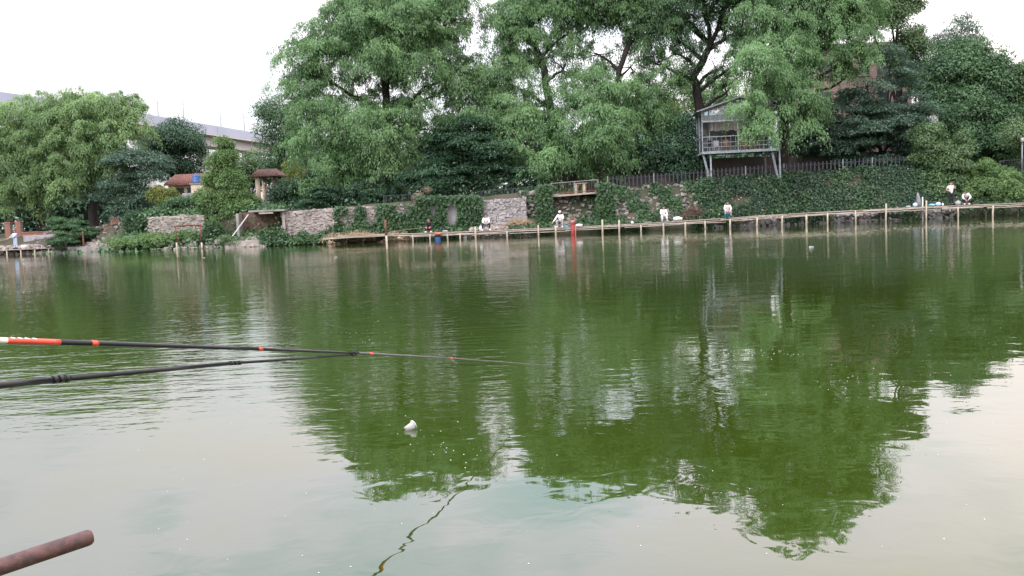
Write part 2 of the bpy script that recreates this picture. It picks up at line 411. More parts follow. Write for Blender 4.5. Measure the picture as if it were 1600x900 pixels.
def quads_mesh(name, p, a, b, tint, m):
    """One diamond leaf per row: base p, long axis a, half-width b."""
    n = len(p)
    fold = norm(np.cross(a, b)) * (np.linalg.norm(b, axis=1, keepdims=True) * 0.35)
    v = np.empty((n, 4, 3), np.float32)
    v[:, 0] = p; v[:, 1] = p + a * 0.45 + b + fold; v[:, 2] = p + a; v[:, 3] = p + a * 0.45 - b + fold
    me = bpy.data.meshes.new(name)
    me.vertices.add(n * 4); me.vertices.foreach_set('co', v.reshape(-1))
    me.loops.add(n * 4); me.loops.foreach_set('vertex_index', np.arange(n * 4, dtype=np.int32))
    me.polygons.add(n); me.polygons.foreach_set('loop_start', np.arange(0, n * 4, 4, dtype=np.int32))
    me.polygons.foreach_set('loop_total', np.full(n, 4, np.int32))
    at = me.attributes.new('tint', 'FLOAT', 'POINT')
    at.data.foreach_set('value', np.repeat(np.clip(tint, 0, 1), 4).astype(np.float32))
    me.materials.append(m); me.update(calc_edges=True)
    return me

def tris_mesh(name, p, a, b, tint, m):
    """One narrow triangle per leaf, for crowns seen from far off."""
    n = len(p); v = np.empty((n, 3, 3), np.float32)
    v[:, 0] = p + b; v[:, 1] = p + a; v[:, 2] = p - b
    me = bpy.data.meshes.new(name)
    me.vertices.add(n * 3); me.vertices.foreach_set('co', v.reshape(-1))
    me.loops.add(n * 3); me.loops.foreach_set('vertex_index', np.arange(n * 3, dtype=np.int32))
    me.polygons.add(n); me.polygons.foreach_set('loop_start', np.arange(0, n * 3, 3, dtype=np.int32))
    me.polygons.foreach_set('loop_total', np.full(n, 3, np.int32))
    at = me.attributes.new('tint', 'FLOAT', 'POINT')
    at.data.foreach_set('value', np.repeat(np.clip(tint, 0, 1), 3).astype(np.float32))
    me.materials.append(m); me.update(calc_edges=True)
    return me

def lobe_clumps(c, rx, ry, rz, gap, keep_back=0.6, under=0.35):
    """Clump centres on the shell of an ellipsoid, fewer at the back and underneath."""
    area = 4 * math.pi * ((rx * rz) ** 1.6 + (rx * ry) ** 1.6 + (ry * rz) ** 1.6) ** (1 / 1.6) / 3 ** (1 / 1.6)
    n = max(4, int(area / gap))
    d = unit(int(n * 1.6))
    keep = np.ones(len(d), bool)
    keep &= ~((d[:, 1] > 0.25) & (rng.random(len(d)) > keep_back))
    keep &= ~((d[:, 2] < -0.35) & (rng.random(len(d)) > under))
    d = d[keep][:n]
    r = rng.uniform(0.76, 1.05, (len(d), 1))
    return np.array(c)[None] + d * r * np.array((rx, ry, rz))[None], d

def leaves_for(cl, d, style, k, size, crad):
    """k leaves round every clump centre; returns p, a, b, tint."""
    n = len(cl); i = np.repeat(np.arange(n), k); m = n * k
    cr_ = (crad * rng.uniform(0.7, 1.3, n))[i][:, None]
    ctint = rng.normal(0.45, 0.16, n)[i]
    if style == 'willow':
        ph = rng.uniform(0, 2 * math.pi, m); s = np.sqrt(rng.random(m))
        nst = 9
        st = rng.integers(0, nst, m)                        # strands: leaves gather in hanging strings
        phs = rng.uniform(0, 2 * math.pi, (n, nst)); ss = np.sqrt(rng.random((n, nst)))
        ph = phs[i, st] + rng.normal(0, 0.22, m); s = np.clip(ss[i, st] + rng.normal(0, 0.10, m), 0, 1.08)
        t = rng.random(m) ** 1.2
        hang = (rng.uniform(0.3, 1.05, (n, nst))[i, st] * s ** 0.6)[:, None]
        base = np.stack([np.cos(ph) * s, np.sin(ph) * s, 0.75 * np.sqrt(np.maximum(0, 1 - s ** 2))], 1)
        p = cl[i] + base * cr_ * (1 + 0.18 * t[:, None]) + np.array((0, 0, -1.0)) * (t[:, None] * hang * cr_) + d[i] * 0.25 * cr_
        p += rng.normal(0, 0.09, (m, 3))
        outw = np.stack([np.cos(ph), np.sin(ph), np.zeros(m)], 1)
        a = norm(np.array((0, 0, -1.0)) * (0.55 + 0.6 * t[:, None]) + outw * (0.75 * (1 - t[:, None])) + rng.normal(0, 0.33, (m, 3)))
        nrm = norm(outw * 0.8 + np.array((0, 0, 0.7)) + d[i] * 0.4 + rng.normal(0, 0.45, (m, 3)))
        tint = ctint + rng.normal(0, 0.13, m) + 0.22 * (0.5 - t) + 0.10 * base[:, 2]  # clump tops tinted lighter, strand ends darker: top light painted into the leaves
        asp = 0.17
    elif style == 'layer':                                  # flat feathery sprays in tiers
        q = unit(m) * (rng.random((m, 1)) ** 0.4) * np.array((1.15, 1.15, 0.26))
        p = cl[i] + q * cr_ - np.array((0, 0, 0.22)) * (np.linalg.norm(q[:, :2], axis=1, keepdims=True) ** 2) * cr_
        a = norm(np.stack([q[:, 0], q[:, 1], np.full(m, -0.25)], 1) + rng.normal(0, 0.4, (m, 3)))
        nrm = norm(np.array((0, 0, 1.0)) + rng.normal(0, 0.35, (m, 3)) + d[i] * 0.3)
        tint = ctint + rng.normal(0, 0.14, m)
        asp = 0.24
    else:                                                   # rounded leafy clumps
        q = unit(m) * (rng.random((m, 1)) ** 0.35) * np.array((1, 1, 0.72))
        p = cl[i] + q * cr_
        a = norm(q * 0.7 + np.array((0, 0, -0.45)) + rng.normal(0, 0.5, (m, 3)))
        nrm = norm(q + np.array((0, 0, 0.7)) + d[i] * 0.4 + rng.normal(0, 0.4, (m, 3)))
        tint = ctint + rng.normal(0, 0.14, m)
        asp = 0.30
    b = norm(np.cross(a, nrm))
    ln = (size * rng.uniform(0.6, 1.3, m))[:, None]
    return p, a * ln, b * ln * asp, tint

def limb(mb, a, b, r0, r1, sag=0.0, n=5, wob=0.15, sides=7):
    a, b = Vector(a), Vector(b); ln = (b - a).length
    pts = []
    for i in range(n + 1):
        t = i / n
        p = a.lerp(b, t)
        p.z += math.sin(math.pi * t) * sag * ln
        if 0 < i < n: p += Vector((rnd.uniform(-1, 1), rnd.uniform(-1, 1), rnd.uniform(-1, 1))) * wob * ln / n
        pts.append(p)
    mb.tube(pts, [r0 + (r1 - r0) * (i / n) for i in range(n + 1)], sides, False)

LEAF, MULT = 0.50, 3.7
def tree(name, label, cat, Y, base, lobes, style='willow', m='willow', size=0.42, gap=2.6, k=170, crad=1.2,
         trunk=None, fork=0.45, r=0.42, depth=0.8, group=None, back=0.6, under=0.35, fill=0.25, z0=None):
    """lobes: (px, py, half-width px, half-height px, depth offset m). base: photo px of the trunk foot."""
    sc = Y / F
    size *= LEAF; k = int(k * MULT * (1.0 if k == 170 or gap != 2.6 else 1.3))
    LB = []
    for lx, ly, wx, wz, dy, *dn in lobes:
        c = P(lx, ly, Y + dy); LB.append((c, wx * sc, wx * sc * depth, wz * sc, dn[0] if dn else 1.0))
    bx = P(base[0], base[1], Y).x
    gz = ground(bx, Y) if z0 is None else z0
    root = thing(name, label, cat, (bx, Y, gz), group)
    tp = [Vector((bx, Y, gz - 0.3))]
    for q in (trunk or []): tp.append(P(q[0], q[1], Y + (q[2] if len(q) > 2 else 0)))
    if not trunk:
        cz = sum(l[0].z for l in LB) / len(LB); cx = sum(l[0].x for l in LB) / len(LB)
        tp.append(Vector((bx * 0.5 + cx * 0.5, Y, gz + (cz - gz) * fork)))
    mb = MB()
    fine = []
    for i in range(len(tp) - 1):
        for s in range(4): fine.append(tp[i].lerp(tp[i + 1], s / 4))
    fine.append(tp[-1])
    nf = len(fine)
    rad = [r * (1.25 if i == 0 else 1.0) * (1 - 0.45 * i / (nf - 1)) for i in range(nf)]
    for i in range(1, nf - 1): fine[i] = fine[i] + Vector((rnd.uniform(-1, 1), rnd.uniform(-1, 1), 0)) * r * 0.18
    mb.tube(fine, rad, 10, False)
    tr = mb.build('trunk', M['bark'], root)
    bb = MB(); ps = []
    for c, rx, ry, rz, dn in LB:
        cl, d = lobe_clumps(c, rx, ry, rz, gap / dn, back, under)
        if fill:
            nf_ = max(1, int(len(cl) * fill))
            ci = np.array(c)[None] + unit(nf_) * np.array((rx, ry, rz))[None] * 0.55 * rng.random((nf_, 1)) ** 0.5
            cl = np.concatenate([cl, ci]); d = np.concatenate([d, unit(nf_) * 0.3])
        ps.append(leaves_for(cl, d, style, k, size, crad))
        st = min(fine[nf // 4:], key=lambda q: (q - c).length + (3.0 if q.z > c.z - 0.45 * (q - c).length else 0))
        limb(bb, st, c, r * 0.42, r * 0.16, 0.06)
        for q in cl[rng.permutation(len(cl))[:min(len(cl), 9)]]:
            limb(bb, c, q, r * 0.15, 0.02, 0.04, 3, sides=5)
    bb.build('limbs', M['bark'], root)['kind'] = 'stuff'
    p, a, b, t = (np.concatenate([q[j] for q in ps]) for j in range(4))
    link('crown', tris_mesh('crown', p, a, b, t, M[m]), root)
    return root

# ---- centre and right of the far bank
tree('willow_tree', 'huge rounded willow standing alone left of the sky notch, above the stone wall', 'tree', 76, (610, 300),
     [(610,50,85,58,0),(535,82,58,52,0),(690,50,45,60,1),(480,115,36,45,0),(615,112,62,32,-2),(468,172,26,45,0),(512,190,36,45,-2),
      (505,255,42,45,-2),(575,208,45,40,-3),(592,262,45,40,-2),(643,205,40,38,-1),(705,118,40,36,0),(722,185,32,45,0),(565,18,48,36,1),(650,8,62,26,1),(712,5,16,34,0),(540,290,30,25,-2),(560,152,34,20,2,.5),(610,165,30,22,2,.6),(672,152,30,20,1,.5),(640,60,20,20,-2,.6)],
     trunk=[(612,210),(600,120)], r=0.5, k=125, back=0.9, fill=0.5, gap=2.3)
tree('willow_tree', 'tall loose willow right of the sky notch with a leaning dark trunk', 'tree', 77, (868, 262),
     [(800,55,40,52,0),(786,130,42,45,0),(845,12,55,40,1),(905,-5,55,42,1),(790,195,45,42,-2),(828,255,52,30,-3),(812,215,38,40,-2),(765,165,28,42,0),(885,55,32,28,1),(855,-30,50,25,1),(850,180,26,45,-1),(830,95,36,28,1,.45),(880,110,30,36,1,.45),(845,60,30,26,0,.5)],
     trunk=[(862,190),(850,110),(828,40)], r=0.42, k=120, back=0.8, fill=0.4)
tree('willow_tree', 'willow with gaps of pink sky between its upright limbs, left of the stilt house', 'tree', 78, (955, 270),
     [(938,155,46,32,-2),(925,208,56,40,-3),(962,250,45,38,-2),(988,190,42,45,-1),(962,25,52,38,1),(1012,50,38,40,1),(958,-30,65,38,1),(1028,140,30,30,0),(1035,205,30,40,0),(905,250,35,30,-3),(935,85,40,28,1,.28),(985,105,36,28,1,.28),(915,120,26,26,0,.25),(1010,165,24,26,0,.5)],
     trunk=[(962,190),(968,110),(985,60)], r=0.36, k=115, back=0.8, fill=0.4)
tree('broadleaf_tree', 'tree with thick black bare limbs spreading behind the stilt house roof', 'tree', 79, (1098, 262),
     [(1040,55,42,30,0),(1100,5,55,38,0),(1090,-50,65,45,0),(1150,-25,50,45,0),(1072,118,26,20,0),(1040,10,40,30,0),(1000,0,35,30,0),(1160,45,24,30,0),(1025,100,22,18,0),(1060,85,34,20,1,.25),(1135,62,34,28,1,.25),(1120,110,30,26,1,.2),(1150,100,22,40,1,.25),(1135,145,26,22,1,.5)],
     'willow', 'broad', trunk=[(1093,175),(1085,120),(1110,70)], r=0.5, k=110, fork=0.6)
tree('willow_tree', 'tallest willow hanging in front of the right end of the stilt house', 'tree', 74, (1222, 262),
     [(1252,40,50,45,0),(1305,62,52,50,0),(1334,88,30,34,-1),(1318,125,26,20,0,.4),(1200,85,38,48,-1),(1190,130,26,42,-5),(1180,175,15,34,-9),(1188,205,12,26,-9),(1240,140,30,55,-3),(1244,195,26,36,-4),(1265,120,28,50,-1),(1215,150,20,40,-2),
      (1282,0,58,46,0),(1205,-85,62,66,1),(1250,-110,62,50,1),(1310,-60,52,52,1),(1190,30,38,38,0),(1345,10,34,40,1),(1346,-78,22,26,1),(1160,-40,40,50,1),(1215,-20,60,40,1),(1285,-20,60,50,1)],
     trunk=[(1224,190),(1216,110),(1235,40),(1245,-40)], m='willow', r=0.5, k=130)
tree('poplar_tree', 'pale green tree rising behind the pink building', 'tree', 88, (1400, 250),
     [(1392,25,42,40,0),(1426,70,26,34,0),(1355,15,40,40,0),(1444,102,18,22,0),(1400,-5,30,34,0),(1432,130,16,22,0)], 'round', 'fresh', size=0.42, k=110)
tree('acacia_tree', 'bluish feathery tree in front of the pink building', 'tree', 75, (1385, 262),
     [(1408,112,24,20,0),(1350,195,46,34,-1),(1402,218,45,38,-1),(1432,170,24,30,0),(1308,222,38,28,0),(1375,178,34,20,0),(1340,240,40,25,-1),(1430,235,30,30,0),(1290,185,18,25,0),(1355,135,40,22,-1,.45),(1395,90,26,16,-1,.4),(1325,165,28,18,-1,.5)],
     'layer', 'blue', size=0.42, k=95, r=0.28)
tree('elm_tree', 'thin sparse tree standing tallest at the right above the others', 'tree', 92, (1500, 240),
     [(1502,50,26,28,0),(1472,70,22,20,0),(1526,78,18,20,0),(1490,95,30,20,0)], 'round', 'blue', size=0.38, k=16, r=0.22, crad=0.6, gap=0.9)
tree('locust_tree', 'dense round dark tree behind the standing angler', 'tree', 81, (1515, 262),
     [(1490,112,40,40,0),(1540,130,42,42,0),(1500,180,52,48,-1),(1558,190,36,48,-1),(1530,232,60,36,-1),(1463,160,24,36,0),(1512,90,34,22,0),(1580,240,24,34,-1)],
     'round', 'broad', size=0.45, k=115, r=0.32)
tree('broadleaf_tree', 'leafy tree cut by the right edge of the view behind the lamp pole', 'tree', 80, (1625, 262),
     [(1602,175,26,36,0),(1630,130,40,42,0),(1640,200,40,42,0),(1600,225,18,24,-4),(1590,205,10,10,-6)], 'round', 'fresh', size=0.4, k=110, r=0.25)
tree('young_tree', 'light green young tree at the right end of the black picket fence', 'tree', 70.5, (1475, 300),
     [(1455,222,24,26,0),(1482,250,26,28,0),(1452,272,22,26,0),(1475,295,28,24,-0.5),(1500,228,20,16,0),(1440,245,14,18,0)], 'round', 'fresh', size=0.34, k=105, r=0.12, crad=0.75, gap=1.2)
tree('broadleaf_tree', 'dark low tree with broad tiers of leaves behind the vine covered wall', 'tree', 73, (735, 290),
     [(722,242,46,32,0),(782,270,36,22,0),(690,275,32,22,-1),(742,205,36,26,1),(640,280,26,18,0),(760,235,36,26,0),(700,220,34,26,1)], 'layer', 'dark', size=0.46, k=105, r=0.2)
tree('broadleaf_tree', 'pale green tree far behind the roof of the stilt house', 'tree', 120, (1095, 262),
     [(1068,158,34,24,0),(1120,145,36,26,0),(1155,165,30,26,0),(1030,175,30,20,0)], 'round', 'willow2', size=0.5, k=80, r=0.3, crad=1.5, gap=4.0)
tree('lime_tree', 'yellow green tree glowing in the gap left of the stilt house', 'tree', 88, (1045, 262),
     [(1042,190,22,22,0),(1062,205,20,16,0),(1030,215,18,16,0)], 'round', 'lime', size=0.4, k=90, r=0.18)
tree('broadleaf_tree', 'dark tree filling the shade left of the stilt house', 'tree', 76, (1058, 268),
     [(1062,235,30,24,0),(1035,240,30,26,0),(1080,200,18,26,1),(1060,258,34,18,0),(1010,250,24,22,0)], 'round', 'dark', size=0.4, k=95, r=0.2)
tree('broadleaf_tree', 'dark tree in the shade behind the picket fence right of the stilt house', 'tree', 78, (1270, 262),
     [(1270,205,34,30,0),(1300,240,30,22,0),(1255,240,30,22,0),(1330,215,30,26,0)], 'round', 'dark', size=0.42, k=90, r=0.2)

# ---- left of the far bank
tree('willow_tree', 'pale willow cut by the left edge with a slanting double trunk', 'tree', 84, (68, 362),
     [(15,205,45,34,0),(62,192,48,28,0),(30,258,42,42,-1),(78,238,42,44,-1),(12,310,34,32,-1),(62,300,38,36,-1),(96,268,32,40,-1),(-30,240,40,50,0),(-40,300,40,40,0)],
     m='willow2', trunk=[(62,335),(48,310),(40,270)], r=0.42, k=115, gap=1.9, crad=1.05)
tree('willow_tree', 'pale willow with a smooth dome, second from the left edge', 'tree', 83, (146, 360),
     [(140,182,52,28,0),(188,188,36,34,0),(106,200,36,32,0),(170,222,46,32,-1),(122,240,42,38,-1),(214,208,16,34,0),(160,262,30,22,-1),(108,285,30,24,-1),(186,285,26,22,-1),(82,215,24,30,0)],
     m='willow2', trunk=[(146,320),(150,285),(152,240)], r=0.45, k=115, gap=1.9, crad=1.05)
tree('broadleaf_tree', 'dark round topped tree behind the red roofed house', 'tree', 92, (275, 290),
     [(278,216,34,22,0),(260,236,26,26,0),(298,243,18,24,0),(270,262,34,16,0),(245,225,14,24,0)], 'round', 'dark', size=0.42, k=105, r=0.25)
tree('acacia_tree', 'bluish tree of feathery tiers between the pale willows and the red roof', 'tree', 80, (215, 350),
     [(200,250,30,20,0),(225,275,30,22,0),(195,300,32,22,-1),(232,305,24,20,-1),(215,330,30,22,-1),(238,255,18,16,0)], 'layer', 'blue', size=0.4, k=95, r=0.18)
tree('conical_tree', 'dense upright cone shaped tree beside the small pavilion', 'tree', 73.5, (355, 352),
     [(352,224,9,14,0),(352,240,14,16,0),(349,258,20,20,0),(358,272,22,20,0),(346,285,24,22,0),(362,300,26,22,0),(340,312,32,24,0),(368,322,34,24,0),(345,338,36,22,0),(375,345,26,18,0),(355,355,34,16,0)], 'round', 'bright', size=0.30, k=110, crad=0.62, gap=0.9, r=0.2, fork=0.6)
tree('elm_tree', 'loose tree with small leaves beside the left side of the huge willow', 'tree', 88, (452, 300),
     [(440,182,24,28,0),(462,215,28,34,0),(422,216,20,26,0),(442,250,28,22,0),(470,262,18,22,0),(415,180,8,16,0)], 'round', 'broad', size=0.36, k=75, r=0.2)
tree('lime_tree', 'small yellow green tree behind the brown pavilion roof', 'tree', 82, (450, 290),
     [(448,266,18,10,0),(460,275,14,10,0)], 'round', 'lime', size=0.32, k=80, crad=0.7, r=0.1)
tree('yellow_shrub', 'bright yellow green shrub below the red roof', 'shrub', 77, (260, 335),
     [(262,300,16,12,0),(250,310,16,12,0),(268,316,16,10,0)], 'round', 'lime', size=0.32, k=95, crad=0.6, gap=0.9, r=0.06)

tree('broadleaf_tree', 'mid green bushy tree in front of the viaduct pier, right of the cone shaped tree', 'tree', 95, (400, 300),
     [(402,262,22,20,0),(385,275,18,18,0),(420,275,20,22,0),(330,285,16,16,0)], 'round', 'fresh', size=0.42, k=90, r=0.2)
# ---- shrubs (things) on the bank
BUSH = [
 ('large dark bush overhanging the water left of the rusty stake', 76.5, 105, 385, [(100,350,22,15,0),(112,362,24,16,-0.5),(100,375,22,12,-1)], 'layer', 'broad'),
 ('low dark bush right of the rusty stake', 77.5, 150, 380, [(150,365,18,12,0),(140,375,16,10,0)], 'layer', 'broad'),
 ('dark bush below the feathery tree at the left end of the pink stone wall', 74.5, 212, 370, [(212,350,16,16,0),(215,365,12,10,0)], 'round', 'ivy'),
 ('pale green weeds spilling to the water left of the rusty frame', 71.8, 250, 385, [(190,382,22,7,0.6),(225,378,18,9,0),(250,377,18,10,0),(288,374,20,11,-0.3)], 'round', 'bright'),
 ('green shrub on top of the pink stone wall', 75.5, 290, 338, [(285,322,26,12,0),(312,328,18,10,0),(250,332,18,8,0)], 'round', 'broad'),
 ('dark weeds right of the rusty frame', 70.6, 325, 380, [(325,372,12,10,0),(335,362,10,12,0.4)], 'round', 'ivy'),
 ('small bright bush under the diagonal white plank', 69.6, 360, 385, [(358,376,10,9,0),(368,378,8,7,0)], 'round', 'fresh'),
 ('dark shrub right of the pavilion', 76, 455, 318, [(455,298,20,14,0),(435,305,16,12,0),(470,310,14,12,0)], 'round', 'dark'),
 ('dark shrub drooping over the wall left of the huge willow', 71.2, 490, 350, [(490,315,18,18,0),(492,335,16,16,-0.4),(505,300,14,14,0)], 'layer', 'dark'),
 ('light bush with yellowed leaves behind the crouching angler at the right', 70, 1545, 320, [(1535,275,26,22,0),(1560,285,30,22,0),(1530,302,30,16,-0.4),(1575,302,28,14,-0.4),(1510,292,16,22,0)], 'round', 'bright'),
 ('dark bush at the right end of the bank', 70.5, 1610, 320, [(1600,298,22,18,0),(1630,300,26,18,0)], 'round', 'broad'),
 ('dark shrub behind the railing under the huge willow', 72.5, 560, 318, [(560,298,26,14,0),(600,305,24,12,0),(530,308,18,12,0)], 'round', 'dark'),
]
for lab, Y, bx, by, lobes, st, m in BUSH:
    tree('shrub', lab, 'shrub', Y, (bx, by), lobes, st, m, size=0.27, k=95, crad=0.5, gap=0.55, r=0.04, group=None, back=0.8)
tree('dry_shrub', 'pale dried shrub on a stump at the top of the vine covered wall', 'shrub', 70.2, (658, 318),
     [(658,303,9,7,0),(666,299,8,5,0),(653,311,6,5,0)], 'round', 'dry', size=0.18, k=60, crad=0.3, gap=0.4, r=0.1)

def cover(name, pts, nrm, m, size=0.2, up=0.5, jit=0.4, spread=0.06, label=None, cat=None, kind=None, asp=0.36):
    n = len(pts)
    p = pts + nrm * rng.uniform(0.0, spread * 2, (n, 1)) + rng.normal(0, spread * 0.5, (n, 3))
    a = norm(np.array((0, 0, -1.0)) * 0.8 + nrm * 0.35 + rng.normal(0, 0.5, (n, 3)))
    nn = norm(nrm + np.array((0, 0, up)) + rng.normal(0, jit, (n, 3)))
    b = norm(np.cross(a, nn)); ln = (size * rng.uniform(0.6, 1.3, n))[:, None]
    patch = 0.5 + 0.22 * np.sin(p[:, 0] * 1.7 + 1.3 * np.sin(p[:, 2] * 2.1)) * np.cos(p[:, 2] * 2.6 + p[:, 0] * 0.6)
    o = link(name, quads_mesh(name, p, a * ln, b * ln * asp, patch + rng.normal(0, 0.15, n), M[m]))
    return tag(o, label, cat, None, kind)

# ivy over the right-hand slope: nobody could count it
def slope_cover(px0, px1, n, keep, m, name, spread=0.12, size=0.22, dlo=0.6, dhi=3.5):
    pts = []; nr = []
    while len(pts) < n:
        Y = 67.4 + rnd.uniform(dlo, dhi); px = rnd.uniform(px0, px1); X = (px - 800) / F * Y
        if not keep(px, Y - 67.4, X): continue
        e_ = 0.15
        z = ground(X, Y); gy = (ground(X, Y + e_) - ground(X, Y - e_)) / (2 * e_)
        v = Vector((0, -gy, 1)).normalized()
        pts.append((X, Y, z + 0.03)); nr.append(v)
    return cover(name, np.array(pts), np.array(nr), m, size, 0.5, 0.4, spread, kind='stuff')
def bumpy(px, d, X): return True
def mound(X, d): return 0.5 * math.sin(X * 1.1 + 0.8 * math.sin(d * 2.3)) + 0.35 * math.sin(X * 2.9 - d * 1.9) + 0.25 * math.sin(X * 6.3 + d * 5.1)
def ivykeep(px, d, X):
    if ((px - 1322) / 34) ** 2 + ((d - 2.7) / .45) ** 2 < rnd.uniform(.3, 1.4) or ((px - 1160) / 22) ** 2 + ((d - 2.0) / .4) ** 2 < rnd.uniform(.3, 1.4): return False
    return mound(X, d) > rnd.uniform(-1.6, 0.0)
slope_cover(1095, 1500, 23000, ivykeep, 'ivyd', 'ivy_ground_cover', 0.2, 0.17)
slope_cover(1095, 1500, 5200, lambda px, d, X: mound(X + 3.1, d * 1.3) > rnd.uniform(0.15, 0.6), 'ivy', 'bright_ground_creeper', 0.26, 0.2)
slope_cover(1095, 1500, 420, lambda px, d, X: rnd.random() < 0.6, 'dry', 'dead_leaves', 0.22, 0.16)
slope_cover(520, 662, 2000, lambda px, d, X: mound(X, d) > rnd.uniform(-.6, .3), 'ivy', 'bench_weeds', 0.35, 0.22, 0.5, 1.4)
slope_cover(950, 1105, 7000, lambda px, d, X: math.sin(X * 2.3 + d * 2.0) + 0.7 * math.sin(X * 5.1 - d * 4.2) + rnd.uniform(-0.5, 0.5) > 0.1, 'ivy', 'creeping_weeds', 0.1, 0.2)
slope_cover(1495, 1700, 5000, bumpy, 'ivy', 'bank_undergrowth', 0.16, 0.22, 0.0)
slope_cover(620, 1500, 5500, lambda px, d, X: math.sin(X * 0.9) + 0.6 * math.sin(X * 2.7 + 1) > rnd.uniform(-0.6, 0.9), 'ivy', 'waterside_weeds', 0.16, 0.22, -0.25, 0.5)
slope_cover(818, 962, 3600, lambda px, d, X: px < 862 or px > 925 or mound(X, d) > 0.1 or rnd.random() < 0.12, 'ivy', 'bank_creeper', 0.14, 0.22, 0.2, 3.0)

slope_cover(205, 452, 5200, lambda px, d, X: d > 2.0, 'broad', 'wall_top_undergrowth', 0.3, 0.26, 2.0, 8.0)
slope_cover(-90, 232, 11000, lambda px, d, X: math.sin(X * .8) + rnd.uniform(-1, 1) > -0.7, 'broad', 'shade_undergrowth', 0.35, 0.3, 1.2, 7.5)
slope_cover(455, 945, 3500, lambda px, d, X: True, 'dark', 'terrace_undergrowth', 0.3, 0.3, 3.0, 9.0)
# dense growth far behind the trees, reads as one mass
def wood():
    cl = []
    top = [(-300, 250), (0, 262), (215, 268), (235, 318), (440, 318), (470, 235), (560, 215), (760, 205), (1000, 215), (1100, 235), (1180, 215), (1290, 195), (1450, 190), (1600, 200), (1900, 190)]
    for i in range(1500):
        px = rnd.uniform(-250, 1850); Y = rnd.uniform(94, 104)
        zt = P(px, lerp_table(top, px), Y).z + rnd.uniform(-1.2, 0.4)
        z = rnd.uniform(2.5, max(3.0, zt))
        X = (px - 800) / F * Y
        cl.append((X, Y, z))
    cl = np.array(cl); d = np.tile(np.array((0, -0.7, 0.7)), (len(cl), 1))
    p, a, b, t = leaves_for(cl, d, 'round', 70, 0.6, 1.5)
    tag(link('far_wood', tris_mesh('far_wood', p, a, b, t, M['dark'])), kind='stuff')
wood()

# ------------------------------------------------------------------ stone walls
def stone_wall(name, label, tops, bot, Yf, m, sw=0.30, sh=0.15, thick=0.5):
    """tops/bot: photo polyline of the wall's top and foot; Yf gives the face's depth."""
    pts = [P(px, py, Yf(px)) for px, py in tops]
    c0 = pts[0]
    root = thing(name, label, 'wall', (pts[0].x, Yf(tops[0][0]), lerp_table(bot, tops[0][0])))
    core = MB(); st = MB(); cap = MB()
    for i in range(len(pts) - 1):
        a, b = pts[i], pts[i + 1]
        za, zb = lerp_table(bot, tops[i][0]), lerp_table(bot, tops[i + 1][0])
        f0 = Vector((0, 0.05, 0)); f1 = Vector((0, thick, 0))
        core.add([Vector((a.x, a.y, za)) + f0, Vector((b.x, b.y, zb)) + f0, Vector((b.x, b.y, b.z)) + f0, Vector((a.x, a.y, a.z)) + f0,
                  Vector((a.x, a.y, za)) + f1, Vector((b.x, b.y, zb)) + f1, Vector((b.x, b.y, b.z)) + f1, Vector((a.x, a.y, a.z)) + f1],
                 [(0,1,2,3),(7,6,5,4),(3,2,6,7),(0,3,7,4),(1,5,6,2)])
        ln = (b - a).length; x = 0
        nrow = int(((a.z + b.z) / 2 - (za + zb) / 2) / sh)
        for rw in range(nrow):
            x = rnd.uniform(-0.15, 0.05)
            while x < ln - 0.1:
                w = sw * rnd.uniform(0.6, 1.35); w = min(w, ln - x)
                if w > 0.08:
                    t = (x + w / 2) / ln
                    p = a.lerp(b, t); zb_ = za + (zb - za) * t; zt_ = p.z
                    hh = (zt_ - zb_) / nrow
                    st.box((p.x, p.y + 0.05 + rnd.uniform(-0.02, 0.02), zb_ + hh * (rw + 0.5) + rnd.uniform(-0.05, 0.05)), (w - 0.02, 0.16, hh * rnd.uniform(0.65, 1.25)), Matrix.Rotation(rnd.uniform(-0.25, 0.25), 3, 'Y'), 0.035)
                x += w
    core.build('wall_core', M['mortar'], root)
    o = st.build('stone_facing', M[m], root); o['kind'] = 'stuff'
    return root
yw = lambda px: lerp_table(YS, px) + 1.45
BOT = [(200, 0.5), (440, 0.45), (520, 0.55), (900, 0.6)]
stone_wall('stone_wall', 'pinkish stone retaining wall behind the rusty frame', [(232,340),(262,338),(290,336),(318,336)], BOT, yw, 'stone')
stone_wall('stone_wall', 'pale pink stone wall right of the dark boat shelter', [(440,331),(480,328),(520,325)], BOT, yw, 'stone')
stone_wall('stone_wall', 'brownish stone wall half covered with hanging vines', [(520.5,325),(585,322),(650,319)], BOT, yw, 'stone')
stone_wall('stone_wall', 'grey stone wall behind the angler with spread knees', [(750,313),(790,311),(822,309)], BOT, yw, 'greystone', 0.27, 0.14)
cw = MB()
a, b = P(650.5, 319, yw(650)), P(749.5, 313, yw(750))
cw.add([(a.x, a.y, .55), (b.x, b.y, .55), (b.x, b.y, b.z), (a.x, a.y, a.z), (a.x, a.y + .5, .55), (b.x, b.y + .5, .55), (b.x, b.y + .5, b.z), (a.x, a.y + .5, a.z)],
       [(0,1,2,3),(7,6,5,4),(3,2,6,7),(0,3,7,4),(1,5,6,2)])
tag(cw.build('cement_wall', M['render']), 'cement rendered wall showing grey patches between thick climbing vines', 'wall')

